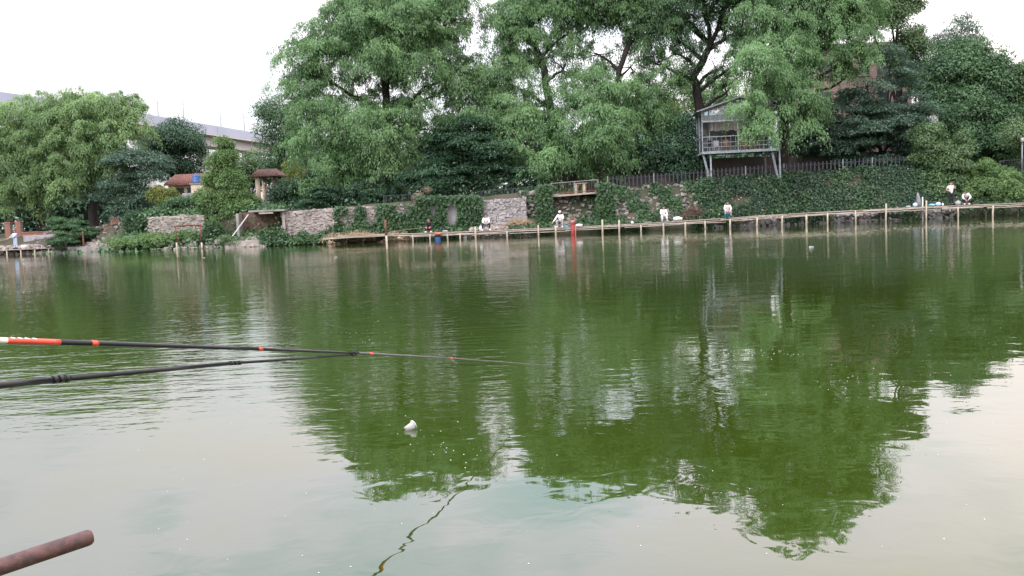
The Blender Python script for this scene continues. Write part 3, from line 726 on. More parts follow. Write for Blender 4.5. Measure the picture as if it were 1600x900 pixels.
def vine(label, px0, px1, y0, y1, n, holes=(), m='ivy', off=0.06):
    pts = []
    while len(pts) < n:
        px = rnd.uniform(px0, px1); py = rnd.uniform(y0, y1)
        e_ = min(px - px0, px1 - px) / 8.0
        if e_ < 1 and rnd.random() > e_ + 0.25 * math.sin(py): continue
        if any(((px - hx) / hw) ** 2 + ((py - hy) / hh) ** 2 < rnd.uniform(0.75, 1.1) for hx, hy, hw, hh in holes): continue
        v = P(px, py, yw(px) - off - 0.25 * abs(math.sin(px * 0.35 + py * 0.2))); pts.append((v.x, v.y, max(v.z, 0.35)))
    pts = np.array(pts)
    o = cover('climbing_vine', pts, np.tile(np.array((0, -1.0, 0.1)), (len(pts), 1)), m, 0.2, 0.6, 0.35, 0.08, label, 'climbing plant')
    o['group'] = 'vines on the stone walls'
vine('broad sheet of vine covering the cement wall left of the angler with spread knees', 648, 756, 305, 362, 6800, [(706,334,10,19),(677,327,5,12)])
vine('hanging vine column left of the crouching angler in black', 586, 652, 318, 362, 2600, [(628,325,14,7)])
vine('narrow vine strand on the brownish stone wall', 552, 574, 322, 362, 800)
vine('thin vine curtain at the left end of the brownish stone wall', 520, 545, 322, 360, 700, [(536,340,6,10)])
vine('vine column beside the stone crevice under the left end of the balcony', 836, 864, 288, 358, 2200)
vine('vine column hanging at the right end of the balcony', 930, 962, 285, 350, 2000)
# low creeper bank
def bank_creeper():
    pts = []
    for i in range(3400):
        px = rnd.uniform(410, 515); Y = lerp_table(YS, px) + rnd.uniform(-0.35, 1.3); X = (px - 800) / F * Y
        d = Y - lerp_table(YS, px)
        pts.append((X, Y, max(0.0, 0.1 + 0.75 * math.sin(math.pi * min(1, (d + 0.4) / 2.0))) * (0.75 + 0.25 * math.sin(px * 0.2)) + 0.05))
    pts = np.array(pts)
    cover('creeper_patch', pts, np.tile(np.array((0, -0.7, 0.7)), (len(pts), 1)), 'ivy', 0.24, 0.5, 0.4, 0.1, 'low mound of green creeper spilling into the water at the left end of the boardwalk', 'creeper')
bank_creeper()

# rubble along the water and on the slope
def rubble(name, label, px0, px1, n, zf, m, s0=0.12, s1=0.34, d0=-0.3, d1=1.0, keep=None):
    mb = MB()
    k = 0
    while k < n:
        px = rnd.uniform(px0, px1); Y = lerp_table(YS, px) + rnd.uniform(d0, d1); X = (px - 800) / F * Y
        if keep and not keep(px, Y - lerp_table(YS, px), X): continue
        s = rnd.uniform(s0, s1)
        mb.box((X, Y, max(0.02, ground(X, Y)) + s * 0.12), (s, s * rnd.uniform(0.6, 1), s * rnd.uniform(0.4, 0.7)), Euler((rnd.uniform(-.4, .4), rnd.uniform(-.4, .4), rnd.uniform(0, 3))).to_matrix(), s * 0.14); k += 1
    return tag(mb.build(name, M[m]), kind='stuff')
rubble('rubble', None, 372, 425, 260, None, 'stone', d0=-0.4, d1=1.2)
rubble('rubble', None, 515, 640, 330, None, 'straw', d0=-0.5, d1=1.2)
rubble('rubble', None, 740, 845, 360, None, 'stone', d0=-0.4, d1=1.6)
rubble('rubble', None, 955, 1100, 420, None, 'dullstone', 0.08, 0.32, 0.3, 3.3)
rubble('rubble', None, 1100, 1500, 300, None, 'greystone', 0.15, 0.4, -0.3, 0.6)
rubble('rubble', None, -80, 200, 420, None, 'stone', 0.12, 0.4, -0.4, 0.8)
rubble('rubble', None, 230, 372, 220, None, 'stone', 0.12, 0.34, -0.35, 0.5)
rubble('rubble', None, 862, 935, 200, None, 'dullstone', 0.1, 0.36, 0.2, 2.6)
rubble('rubble', None, 818, 845, 170, None, 'dullstone', 0.12, 0.4, 0.4, 3.0)
rubble('rubble', None, 60, 232, 200, None, 'dullstone', 0.1, 0.35, 0.6, 3.5)

# twig heaps
def twigs(name, label, px, py, Y, w, h, n, m, lean=0.0):
    c = P(px, py, Y); mb = MB()
    for i in range(n):
        x = rnd.gauss(0, w * 0.4); t = max(0.02, 1 - abs(x) / w)
        a = c + Vector((x, rnd.uniform(-.5, .4), 0.02 + rnd.random() * h * t * 0.6)); ang = rnd.uniform(0, math.pi)
        l_ = rnd.uniform(0.3, 1.1)
        dv = Vector((math.cos(ang), rnd.uniform(-.3, .3), abs(math.sin(ang)) * rnd.uniform(0.1, 0.7))).normalized() * l_
        mb.tube([a - dv / 2, a + dv / 2], [0.022, 0.008], 4, False)
    root = thing(name, label, 'heap', tuple(c))
    MB().blob(c + Vector((0, .1, -.1)), (w * .8, .5, h * .38 + .1), 14, 7, .12).build('mound', M['soil'], root)
    mb.build('sticks', M[m], root)['kind'] = 'stuff'
twigs('brush_heap', 'heap of dry brown branches between two white shirted anglers on the slope', 1082, 342, 68.4, 1.6, 1.5, 260, 'brownwood')
twigs('straw_heap', 'heap of dry straw and reeds right of the angler with spread knees', 812, 354, 68.3, 1.6, 0.9, 330, 'straw')
twigs('straw_heap', 'long heap of pale reeds at the left end of the boardwalk', 560, 371, 67.0, 2.6, 0.5, 330, 'straw')

# ------------------------------------------------------------------ boardwalk
BW = [(505, 372), (540, 369.5), (604, 366.5), (645, 365.5), (700, 363.5), (760, 361.5), (800, 359.5), (841, 357.5), (875, 356.5), (941, 353), (1001, 350), (1070, 345.5), (1136, 341.5), (1182, 338), (1221, 335.5), (1292, 331.5), (1336, 329.5), (1400, 326), (1446, 323.5), (1500, 321.5), (1550, 319.5), (1600, 317.5), (1700, 313), (1800, 309)]
BY = 66.0
def deck(px): return P(px, lerp_table(BW, px), BY)
bw = thing('boardwalk', 'long rickety wooden boardwalk on thin posts along the far bank', 'boardwalk', (deck(1000).x, BY, 0))
# long poles, one run after another, three abreast
for row in range(3):
    px = 505 + row * 12
    while px < 1790:
        q = min(px + rnd.uniform(85, 130), 1800)
        n = 5; yo = (-0.02, 0.42, 0.9)[row]; zo = rnd.uniform(-0.03, 0.03) - (0.1 if row == 0 else 0.06)
        pts = [deck(px + (q + 8 - px) * i / n) + Vector((0, yo + rnd.uniform(-.02, .02), zo + rnd.uniform(-.015, .015))) for i in range(n + 1)]
        mb = MB().tube(pts, [rnd.uniform(0.045, 0.06) * (1 - 0.3 * i / n) for i in range(n + 1)], 7)
        mb.build('bearer_pole', M['wood'], bw)
        px = q
# lower brace along the front
px = 640
while px < 1700:
    q = px + rnd.uniform(60, 110)
    MB().tube([deck(px) + Vector((0, -0.06, -0.20 + rnd.uniform(-.05, .05))), deck(q) + Vector((0, -0.06, -0.22 + rnd.uniform(-.05, .05)))], 0.035, 6).build('brace_pole', M['wood'], bw)
    px = q + rnd.uniform(-10, 10)
# deck boards, laid lengthwise, individually
for row in range(4):
    px = 508 + row * 9
    while px < 1795:
        q = min(px + rnd.uniform(38, 62), 1800)
        a = deck(px + 0.4) + Vector((0, 0.02 + row * 0.30 + 0.12, 0.0 + rnd.uniform(-.012, .018))); b = deck(q - 0.4) + Vector((0, 0.02 + row * 0.30 + 0.12 + rnd.uniform(-.03, .03), rnd.uniform(-.012, .018)))
        MB().bar(a, b, rnd.uniform(0.22, 0.28), 0.04).build('deck_board', M['wood'], bw)
        px = q
POSTS = [(645,0),(672,0),(699,0),(719,0),(743,8),(792,0),(841,6),(868,4),(941,10),(967,8),(1001,0),(1036,0),(1070,0),(1101,0),(1140,0),(1182,0),(1221,0),(1259,0),(1292,0),(1336,1),(1383,9),(1446,10),(1496,0),(1550,0),(1601,0),(1650,2),(1700,0),(1750,0)]
for px, up in POSTS:
    d = deck(px); r_ = rnd.uniform(0.055, 0.075)
    top = d.z + (up * BY / F if up else -0.06)
    MB().tube([(d.x + rnd.uniform(-.04, .04), BY - 0.12, -0.7), (d.x, BY - 0.12, 0.3), (d.x + rnd.uniform(-.03, .03), BY - 0.12, top)], [r_, r_, r_ * 0.9], 8).build('post', M['post'], bw)
    if rnd.random() < 0.85:
        MB().tube([(d.x + 0.15, BY + 1.1, -0.5), (d.x + 0.12, BY + 1.1, d.z - 0.06)], 0.05, 6).build('rear_post', M['wood'], bw)
d = deck(604)
MB().tube([(d.x, BY - .13, -.7), (d.x, BY - .13, .5)], 0.085, 8).build('post', M['post'], bw)
MB().tube([(d.x, BY - .13, .5), (d.x - .03, BY - .13, P(604, 343, BY).z)], [0.085, 0.08], 8).build('upper_post', M['rust'], bw)

# red pile
rp = P(895.5, 372, 65.5)
rt = thing('red_pile', 'thick red painted pipe standing in the water against the boardwalk', 'pile', (rp.x, 65.5, 0))
MB().tube([(rp.x, 65.5, -.6), (rp.x, 65.5, P(895, 350, 65.5).z)], 0.155, 16).build('pipe', M['redpaint'], rt)
MB().tube([(rp.x, 65.5, P(895, 350, 65.5).z), (rp.x, 65.5, P(895, 344, 65.5).z)], [0.165, 0.15], 16).build('faded_top', M['pinkpaint'], rt)
MB().blob((rp.x, 65.5, P(895, 342.5, 65.5).z), (0.12, 0.1, 0.09), jit=0.2).build('rag', M['rust'], rt)
MB().tube([(rp.x + .19, 65.42, -.6), (rp.x + .19, 65.42, P(895, 352, 65.5).z)], 0.035, 8).build('side_stake', M['pinkpaint'], rt)

# ------------------------------------------------------------------ picket fence on the terrace
FT = [(950, 277, 299), (1000, 273.5, 295.5), (1060, 269, 291), (1105, 265.5, 288), (1200, 258.5, 281), (1300, 251.5, 275.5), (1370, 247, 271.5), (1438, 243, 268)]
FY = 71.0
def fz(px, k): return P(px, lerp_table([(a, (b, c)[k]) for a, b, c in FT], px), FY)
fn = thing('picket_fence', 'long black iron picket fence on the terrace edge above the ivy slope', 'fence', tuple(fz(950, 1)))
pk = MB().box((0, 0, 0.5), (0.075, 0.03, 1.0)).mesh('picket', M['iron'])
px = 952; i = 0
while px < 1438:
    lo, hi = fz(px, 1), fz(px, 0)
    o = link('picket', pk, fn, (lo.x - fn.location.x, FY - fn.location.y, lo.z - fn.location.z + 0.02), True); o.scale = (1.25, 1, hi.z - lo.z + rnd.uniform(-.02, .03))
    px += 6.3
for k, t in (('rail', 0.15), ('rail', 0.86)):
    for a, b in zip(FT[:-1], FT[1:]):
        p0, p1 = fz(a[0], 1).lerp(fz(a[0], 0), t), fz(b[0], 1).lerp(fz(b[0], 0), t)
        MB().bar(p0 + Vector((0, .045, 0)), p1 + Vector((0, .045, 0)), 0.03, 0.045).build('rail', M['iron'], fn)
for px in (950, 1022, 1105, 1165, 1225, 1317, 1363, 1438):
    lo, hi = fz(px, 1), fz(px, 0)
    MB().box((lo.x, FY - 0.02, (lo.z + hi.z) / 2 + 0.03), (0.07, 0.07, hi.z - lo.z + 0.1)).build('fence_post', M['ironlight'], fn)
# fence foot kerb
kb = MB()
for a, b in zip(FT[:-1], FT[1:]):
    kb.bar(fz(a[0], 1) + Vector((0, 0.0, -0.07)), fz(b[0], 1) + Vector((0, 0.0, -0.07)), 0.22, 0.16)
kb.build('kerb', M['concrete'], fn)

def railing(name, label, pts, Y, h, step, m, cat='railing'):
    root = thing(name, label, cat, tuple(P(pts[0][0], pts[0][1], Y)))
    W_ = [P(a, b, Y) for a, b in pts]
    for a, b in zip(W_[:-1], W_[1:]):
        for t in (h, h * 0.12): MB().bar(a + Vector((0, 0, t)), b + Vector((0, 0, t)), 0.03, 0.04).build('rail', M[m], root)
        n = max(1, int((b - a).length / step))
        bal = MB().box((0, 0, h / 2), (0.022, 0.022, h * 0.97)).mesh('baluster', M[m])
        for i in range(n):
            q = a.lerp(b, (i + 0.5) / n)
            link('baluster', bal, root, q - root.location, True)
    for q in W_: MB().box(q + Vector((0, 0, h / 2)), (0.06, 0.06, h + 0.06)).build('railing_post', M[m], root)
    return root
railing('railing', 'thin dark railing on top of the grey stone wall', [(752,314),(770,312.5),(801,310),(832,307)], 70.2, 0.75, 0.16, 'iron')
railing('railing', 'dark railing on top of the brownish stone wall under the huge willow', [(600,321),(630,319.5),(650,318.5)], 70.2, 0.75, 0.16, 'iron')
railing('railing', 'iron railing at the right edge of the terrace by the lamp pole', [(1562,274),(1600,271),(1660,267)], 72.5, 1.15, 0.2, 'iron')

# wall at the back of the terrace
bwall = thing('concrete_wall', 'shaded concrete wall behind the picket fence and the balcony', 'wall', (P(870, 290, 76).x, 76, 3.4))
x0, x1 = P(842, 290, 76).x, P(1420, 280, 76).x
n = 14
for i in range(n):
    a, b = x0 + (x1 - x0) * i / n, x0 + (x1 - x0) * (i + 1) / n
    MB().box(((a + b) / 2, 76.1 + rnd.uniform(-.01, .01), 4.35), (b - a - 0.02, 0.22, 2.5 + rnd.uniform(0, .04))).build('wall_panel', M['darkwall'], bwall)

# ------------------------------------------------------------------ balcony with table
BYY = 68.9
l0, r0_ = P(862, 305.5, BYY), P(935, 299.5, BYY)
bal = thing('balcony', 'small railed concrete balcony jutting from the bank above the red pile', 'balcony', tuple((l0 + r0_) / 2))
bd = MB(); dpt = Vector((0, 2.2, 0)); th = Vector((0, 0, -0.13))
bd.add([l0, r0_, r0_ + dpt, l0 + dpt, l0 + th, r0_ + th, r0_ + dpt + th, l0 + dpt + th], [(0,1,2,3),(7,6,5,4),(4,5,1,0),(5,6,2,1),(7,4,0,3),(6,7,3,2)])
bd.build('slab', M['wood'], bal)
H = 0.92
for t in (0.0, 0.5, 1.0):
    q = l0.lerp(r0_, t); MB().box(q + Vector((0, 0.04, H / 2)), (0.06, 0.06, H)).build('railing_post', M['ironlight'], bal)
for h in (H, 0.12):
    MB().bar(l0 + Vector((0, .04, h)), r0_ + Vector((0, .04, h)), 0.04, 0.05).build('rail', M['ironlight'] if h == H else M['rust'], bal)
bm_ = MB().box((0, 0, H / 2), (0.022, 0.022, H * 0.96)).mesh('baluster', M['rust'])
for i in range(18):
    q = l0.lerp(r0_, (i + 0.5) / 18) + Vector((0, .04, 0)); link('baluster', bm_, bal, q - bal.location, True)
for q in (l0, r0_):
    MB().bar(q + Vector((0, .08, H)), q + Vector((0, 2.1, H)), 0.04, 0.04).build('side_rail', M['ironlight'], bal)
    MB().bar(q + Vector((0.1 if q is l0 else -0.1, .5, -.13)), q + Vector((0.1 if q is l0 else -0.1, 1.9, -1.1)), 0.08, 0.1).build('bracket', M['concrete'], bal)
tp = l0.lerp(r0_, 0.62) + Vector((0, 0.75, 0.0))
tb = thing('table', 'small pale topped table on the balcony', 'table', tuple(tp))
MB().box(tp + Vector((0, 0, .76)), (0.95, 0.7, 0.06)).build('tabletop', M['wood'], tb)
for sx in (-.32, .32):
    MB().box(tp + Vector((sx, -.1, .37)), (0.2, 0.4, 0.72)).build('leg', M['cream'], tb)
tp2 = l0.lerp(r0_, 0.86) + Vector((0, 0.6, 0))
st_ = thing('armchair', 'dark low chair beside the table on the balcony', 'chair', tuple(tp2))
MB().box(tp2 + Vector((0, 0, .3)), (0.55, 0.5, 0.14)).build('seat', M['black'], st_)
MB().box(tp2 + Vector((0, .25, .52)), (0.55, 0.1, 0.42)).build('backrest', M['black'], st_)
for sx in (-.24, .24):
    for sy in (-.2, .2): MB().box(tp2 + Vector((sx, sy, .115)), (0.05, 0.05, 0.23)).build('leg', M['black'], st_)

# ------------------------------------------------------------------ stilt house
HY = 71.1
hl, hr = P(1098, 239, HY), None
ang = R(-6)                                   # right end a little nearer
ux = Vector((math.cos(ang), math.sin(ang), 0)); uy = Vector((-math.sin(ang), math.cos(ang), 0)); uz = Vector((0, 0, 1))
HW, HD = 5.8, 4.2
def hp(u, v, w): return hl + ux * u + uy * v + uz * w
hs = thing('stilt_house', 'pale blue steel framed pavilion room on stilts above the fence, half behind a willow', 'house', tuple(hp(HW / 2, 0, 0) - Vector((0, 0, 2.4))))
def hbar(name, a, b, w, m='whitepaint'): return MB().bar(hp(*a), hp(*b), w, w).build(name, M[m], hs)
wall_h, band = 3.3, 2.42
hbar('floor_beam', (-.05, 0, 0), (HW + .05, 0, 0), 0.2)
hbar('side_beam', (0, 0.11, -0.01), (0, HD, -0.01), 0.16); hbar('side_beam', (HW, 0.11, -0.01), (HW, HD, -0.01), 0.16)
fl = MB(); q = [hp(0.1, .1, .02), hp(HW - .1, .1, .02), hp(HW - .1, HD, .02), hp(.1, HD, .02)]
fl.add(q + [v + uz * 0.07 for v in q], [(3,2,1,0),(4,5,6,7),(0,1,5,4),(1,2,6,5),(2,3,7,6),(3,0,4,7)]); fl.build('floor', M['roofsheet'], hs)
for u in (0.0, 2.75, HW):
    hbar('corner_post' if u != 2.75 else 'middle_post', (u, 0.02, 0.1), (u, 0.02, band if u == 2.75 else wall_h), 0.075)
for u, v in ((0, HD), (HW, HD), (0, HD / 2), (HW, HD / 2), (0.75, HD * 0.4)):
    hbar('rear_post', (u, v, 0.1), (u, v, wall_h), 0.07)
hbar('rail', (0, -.03, 1.22), (HW, -.03, 1.22), 0.06); hbar('rail', (0, -.03, 0.42), (HW, -.03, 0.42), 0.035); hbar('rail', (0, -.03, 0.75), (HW, -.03, 0.75), 0.035)
hbar('side_rail', (-.03, 0.05, 1.22), (-.03, HD, 1.22), 0.05)
for i in range(1, 16): hbar('baluster', (HW * i / 16, -.03, 0.12), (HW * i / 16, -.03, 1.19), 0.02)
hbar('band_beam', (-.02, -.01, band), (HW + .02, -.01, band), 0.11)
hbar('eave_beam', (0, 0.1, wall_h), (0, HD, wall_h), 0.09); hbar('eave_beam', (HW, 0.1, wall_h), (HW, HD, wall_h), 0.09)
rise = 0.85
for sgn, u0 in ((1, 0), (-1, HW)):
    # roof sheet with corrugations
    a0, a1 = u0 - sgn * 0.42, HW / 2
    z0_, z1_ = wall_h - rise * 0.42 / (HW / 2) + 0.06, wall_h + rise + 0.06
    mb = MB(); nc = 22; vs = []
    for j in range(2):
        for i in range(nc * 2 + 1):
            v = -0.35 + (HD + 0.6) * i / (nc * 2); dz = 0.03 if i % 2 else 0
            vs.append(hp((a0, a1)[j], v, (z0_, z1_)[j] + dz))
    m_ = nc * 2 + 1
    mb.add(vs, [(i, i + 1, m_ + i + 1, m_ + i) for i in range(m_ - 1)])
    mb.build('roof_sheet', M['roofsheet'], hs)
    hbar('gable_rafter', (a0, -.33, z0_ - .05), (a1, -.33, z1_ - .05), 0.06)
    hbar('gable_rafter', (u0, 0, wall_h - .02), (a1, 0, wall_h + rise - .04), 0.06)
for u in (0.7, 1.4, 2.05, 2.9, 3.7, 4.4, 5.1):
    hbar('mullion', (u, 0, band + .05), (u, 0, wall_h + rise * (1 - abs(u - HW / 2) / (HW / 2)) - .05), 0.04)
hbar('mullion', (0, 0.0, wall_h + .0), (HW, 0.0, wall_h + .0), 0.035)
# glazing of the gable band: thin clear sheets
gm = bpy.data.materials.new('dusty_glazing'); gm.use_nodes = True
gb = gm.node_tree.nodes['Principled BSDF']; gb.inputs['Base Color'].default_value = (0.28, 0.30, 0.32, 1); gb.inputs['Roughness'].default_value = 0.15
gb.inputs['Alpha'].default_value = 0.30
gz_ = gm.node_tree.nodes.new('ShaderNodeTexNoise'); gz_.inputs['Scale'].default_value = 2.0
gr_ = gm.node_tree.nodes.new('ShaderNodeMapRange'); gr_.inputs[3].default_value = 0.15; gr_.inputs[4].default_value = 0.45
gm.node_tree.links.new(gz_.outputs[0], gr_.inputs[0]); gm.node_tree.links.new(gr_.outputs[0], gb.inputs['Alpha'])
us = [0.0, 0.7, 1.4, 2.05, 2.9, 3.7, 4.4, 5.1, HW]
for a, b in zip(us[:-1], us[1:]):
    za = wall_h + rise * (1 - abs(a - HW / 2) / (HW / 2)) - .05; zb = wall_h + rise * (1 - abs(b - HW / 2) / (HW / 2)) - .05
    q = [hp(a + .02, .03, band + .06), hp(b - .02, .03, band + .06), hp(b - .02, .03, zb), hp(a + .02, .03, za)]
    MB().add(q + [v + uy * 0.01 for v in q], [(0,1,2,3),(7,6,5,4),(0,4,5,1),(1,5,6,2),(2,6,7,3),(3,7,4,0)]).build('pane', gm, hs)
# back wall and a dingy curtain
MB().add([hp(.05, HD, .1), hp(HW - .05, HD, .1), hp(HW - .05, HD, wall_h), hp(.05, HD, wall_h), hp(.05, HD + .08, .1), hp(HW - .05, HD + .08, .1), hp(HW - .05, HD + .08, wall_h), hp(.05, HD + .08, wall_h)],
         [(0,1,2,3),(7,6,5,4),(3,2,6,7),(0,3,7,4),(1,5,6,2)]).build('back_wall', M['roofsheet'], hs)
cu = MB(); vs = []; nn = 60
for j in range(2):
    for i in range(nn + 1):
        u = 0.75 + (HW - 0.8) * i / nn
        vs.append(hp(u, 1.2 + 0.06 * math.sin(i * 1.7), (band + 0.55, 1.75 + 0.05 * math.sin(i * 0.7))[j]))
cu.add(vs, [(i, i + 1, nn + 2 + i, nn + 1 + i) for i in range(nn)], True); cu.build('blind', M['innerwall'], hs)
# V-shaped stilts
for u, dx in ((0.25, 0.55), (HW - 0.25, -0.12)):
    foot = hp(u + 0.3, -0.25, 0); foot.z = ground(foot.x, foot.y) - 0.1
    for du in (-0.28, 0.28):
        MB().bar(foot + ux * du * 0.15, hp(u + 0.1 + du, 0.25, -0.09), 0.12, 0.12).build('stilt', M['whitepaint'], hs)
for u in (0.3, HW - 0.3):
    t = hp(u, HD - .2, -0.05); MB().bar((t.x, t.y, ground(t.x, t.y) - .1), t, 0.14, 0.14).build('rear_stilt', M['ironlight'], hs)
# tables and chairs inside
def wood_table(u, v, lab):
    o = hp(u, v, 0.09); r = thing('table', lab, 'table', tuple(o), 'wooden tables in the stilt house')
    MB().box(o + uz * .72, (1.0, 0.7, 0.05), Matrix.Rotation(ang, 3, 'Z')).build('tabletop', M['orangewood'], r)
    for a in (-.42, .42):
        for b in (-.28, .28): MB().box(o + ux * a + uy * b + uz * .35, (0.06, 0.06, 0.69)).build('leg', M['orangewood'], r)
def wood_chair(u, v, lab, m='orangewood', flip=1):
    o = hp(u, v, 0.09); r = thing('chair', lab, 'chair', tuple(o), 'chairs in the stilt house')
    rot = Matrix.Rotation(ang, 3, 'Z')
    MB().box(o + uz * .44, (0.42, 0.42, 0.05), rot).build('seat', M[m], r)
    MB().box(o + uy * .19 * flip + uz * .70, (0.42, 0.04, 0.40), rot).build('backrest', M[m], r)
    for a in (-.18, .18):
        for b in (-.16, .18): MB().box(o + ux * a + uy * b + uz * .2, (0.045, 0.045, 0.41), rot).build('leg', M[m], r)
wood_table(2.6, 1.0, 'orange wooden table at the middle of the stilt house')
wood_table(4.4, 1.3, 'orange wooden table at the right of the stilt house')
wood_chair(1.9, 0.6, 'orange wooden chair left of the middle table in the stilt house')
wood_chair(3.3, 0.7, 'orange wooden chair right of the middle table in the stilt house')
wood_chair(0.6, 0.6, 'dark blue chair at the left corner of the stilt house', 'navy')
wood_chair(1.2, 1.1, 'grey chair near the left corner of the stilt house', 'greycloth')
wood_chair(4.0, 0.5, 'orange wooden chair by the railing at the right of the stilt house')

# ------------------------------------------------------------------ pink building behind
py_ = 94
pb0, pb1 = P(1275, 240, py_), P(1425, 240, py_)
pbz = P(1350, 72, py_).z
pbd = thing('building', 'pink walled building glimpsed between the trees at the right', 'building', ((pb0.x + pb1.x) / 2, py_, 3.5))
MB().box(((pb0.x + pb1.x) / 2, py_ + 4, (pbz + 3) / 2), (pb1.x - pb0.x, 8, pbz - 3)).build('wall', M['pinkwall'], pbd)
MB().box(((pb0.x + pb1.x) / 2, py_ + 4, pbz + 0.15), (pb1.x - pb0.x + 0.8, 8.8, 0.3)).build('roof', M['concrete'], pbd)
for fx in (1291, 1320, 1350, 1380, 1410):
    for fy in (105, 155, 205):
        c = P(fx, fy, py_ - 0.05)
        w = MB().box((c.x, py_ - 0.03, c.z), (1.15, 0.1, 1.6)).build('window_frame', M['roofsheet'], pbd)
        MB().box((c.x, py_ - 0.075, c.z), (0.98, 0.05, 1.42)).build('pane', M['glass'], w)
        MB().box((c.x, py_ - 0.1, c.z - .86), (1.3, 0.2, 0.1)).build('sill', M['concrete'], w)
# white sign board and lamp pole at right
sg = P(1459, 188, 78)
sgn = thing('sign_board', 'small blank white board on a pole left of the round dark tree', 'sign', (sg.x, 78, 3.6))
MB().box((sg.x, 78, sg.z), (0.75, 0.06, 1.0)).build('board', M['white'], sgn)
MB().tube([(sg.x, 78.08, 3.5), (sg.x, 78.08, sg.z)], 0.05, 8).build('pole', M['ironlight'], sgn)
MB().box((sg.x - .1, 78, sg.z + 0.62), (0.6, 0.1, 0.2)).build('red_cap', M['redtile'], sgn)
lp = P(1597, 245, 73)
lpo = thing('lamp_pole', 'pale slim lamp pole at the right edge of the terrace', 'lamp pole', (lp.x, 73, 3.1))
MB().tube([(lp.x, 73, 3.0), (lp.x, 73, P(1597, 222, 73).z)], [0.06, 0.045], 10).build('pole', M['whitepaint'], lpo)
MB().lathe((lp.x, 73, P(1597, 222, 73).z), [(0.0, 0.0), (0.13, 0.02), (0.15, 0.25), (0.1, 0.36), (0, 0.4)], 12).build('lantern', M['white'], lpo)

# ------------------------------------------------------------------ viaduct far behind the left trees
V0, V1 = P(-120, 131, 178), P(650, 254, 470)
vz = 31.5
VP = [Vector((-128, 165, vz)), Vector((P(0, 150, 195).x, 195, vz)), Vector((P(395, 213, 309).x, 309, vz)), Vector((-50, 480, vz)), Vector((-10, 620, vz))]
vd = thing('viaduct', 'pale concrete railway viaduct with blue grey barriers high above the left trees', 'viaduct', (VP[1].x, VP[1].y, 0))
def along(t):
    ls = [(VP[i + 1] - VP[i]).length for i in range(len(VP) - 1)]; s = t * sum(ls)
    for i, l_ in enumerate(ls):
        if s <= l_ or i == len(ls) - 1: return VP[i].lerp(VP[i + 1], s / l_), (VP[i + 1] - VP[i]).normalized()
        s -= l_
for i in range(16):
    a, d1 = along(i / 16); b, d2 = along((i + 1) / 16); b = b - (b - a).normalized() * 0.15
    side = Vector((d1.y, -d1.x, 0))       # towards the pond
    MB().bar(a + Vector((0, 0, -4.4)), b + Vector((0, 0, -4.4)), 6.0, 3.0).build('girder', M['viaduct'], vd)
    MB().bar(a + Vector((0, 0, -2.75)), b + Vector((0, 0, -2.75)), 11.0, 0.5).build('deck', M['viaduct'], vd)
    for s in (1, -1):
        MB().bar(a + side * 5.4 * s + Vector((0, 0, -1.25)), b + side * 5.4 * s + Vector((0, 0, -1.25)), 0.25, 2.5).build('barrier', M['barrier'], vd)
    MB().box(a + Vector((0, 0, -21)), (3.2, 3.2, 31)).build('pier', M['viaduct'], vd)
for fx, Y, hgt in ((98, 205, 3.6), (145, 216, 4.6), (233, 245, 5.2), (274, 258, 6.4), (332, 280, 4.4), (369, 297, 6.0)):
    # find the viaduct point under this view column
    best = min((along(t / 400) for t in range(401)), key=lambda q: abs((q[0].x / q[0].y) - (P(fx, 190, 200).x / 200)))
    b = best[0]; sd_ = Vector((best[1].y, -best[1].x, 0)); base = b + sd_ * 3.0 + Vector((0, 0, -2.5))
    m = thing('catenary_mast', {98: 'short mast with crossbars on the viaduct above the pale dome willow', 145: 'thin mast poking up behind the top of the pale dome willow', 233: 'mast on the viaduct just right of the pale dome willow',
        274: 'mast on the viaduct above the dark round topped tree', 332: 'short mast on the viaduct above the cone shaped tree', 369: 'mast with a side arm at the right end of the visible viaduct'}[fx], 'mast', tuple(base), 'masts on the viaduct')
    MB().tube([base, base + Vector((0, 0, 2.5 + hgt))], [0.14, 0.10], 6).build('pole', M['ironlight'], m)
    MB().bar(base + Vector((0, 0, 1.2 + hgt)), base + Vector((1.9, 0, 1.5 + hgt)), 0.08, 0.08).build('arm', M['ironlight'], m)
    if fx == 98:
        for h in (0.6, 1.3): MB().bar(base + Vector((-2.4, 0, 2 + h)), base + Vector((2.4, 0, 2 + h)), 0.12, 0.12).build('crossbar', M['ironlight'], m)
        for x in (-2.2, -1.1, 1.1, 2.2): MB().bar(base + Vector((x, 0, 2.2)), base + Vector((x, 0, 4.3)), 0.1, 0.1).build('antenna', M['ironlight'], m)

# ------------------------------------------------------------------ left bank structures
# red roofed house
hy = 84
a, b = P(256, 292, hy), P(330, 288, hy)
rh = thing('house', 'low house with a faded red tiled roof behind the cone shaped tree', 'house', ((a.x + b.x) / 2, hy, 2.9))
zr0, zr1 = P(290, 287, hy).z, P(290, 273, hy + 3).z
MB().box(((a.x + b.x) / 2, hy + 2.6, (2.5 + zr0) / 2), (b.x - a.x - 0.5, 4.4, zr0 - 2.5)).build('wall', M['cream'], rh)
rf = MB()
rf.add([(a.x, hy, zr0), (b.x, hy, zr0), (b.x, hy + 3, zr1), (a.x, hy + 3, zr1), (a.x, hy + 6, zr0), (b.x, hy + 6, zr0), (a.x, hy, zr0 - .12), (b.x, hy, zr0 - .12)], [(0,1,2,3),(3,2,5,4),(6,7,1,0)])
ro = rf.build('roof', M['redtile'], rh)
for i in range(22):
    x = a.x + (b.x - a.x) * (i + 0.5) / 22
    MB().tube([(x, hy - .02, zr0 + .03), (x, hy + 3, zr1 + .03)], 0.06, 5).build('tile_row', M['redtile'], ro)
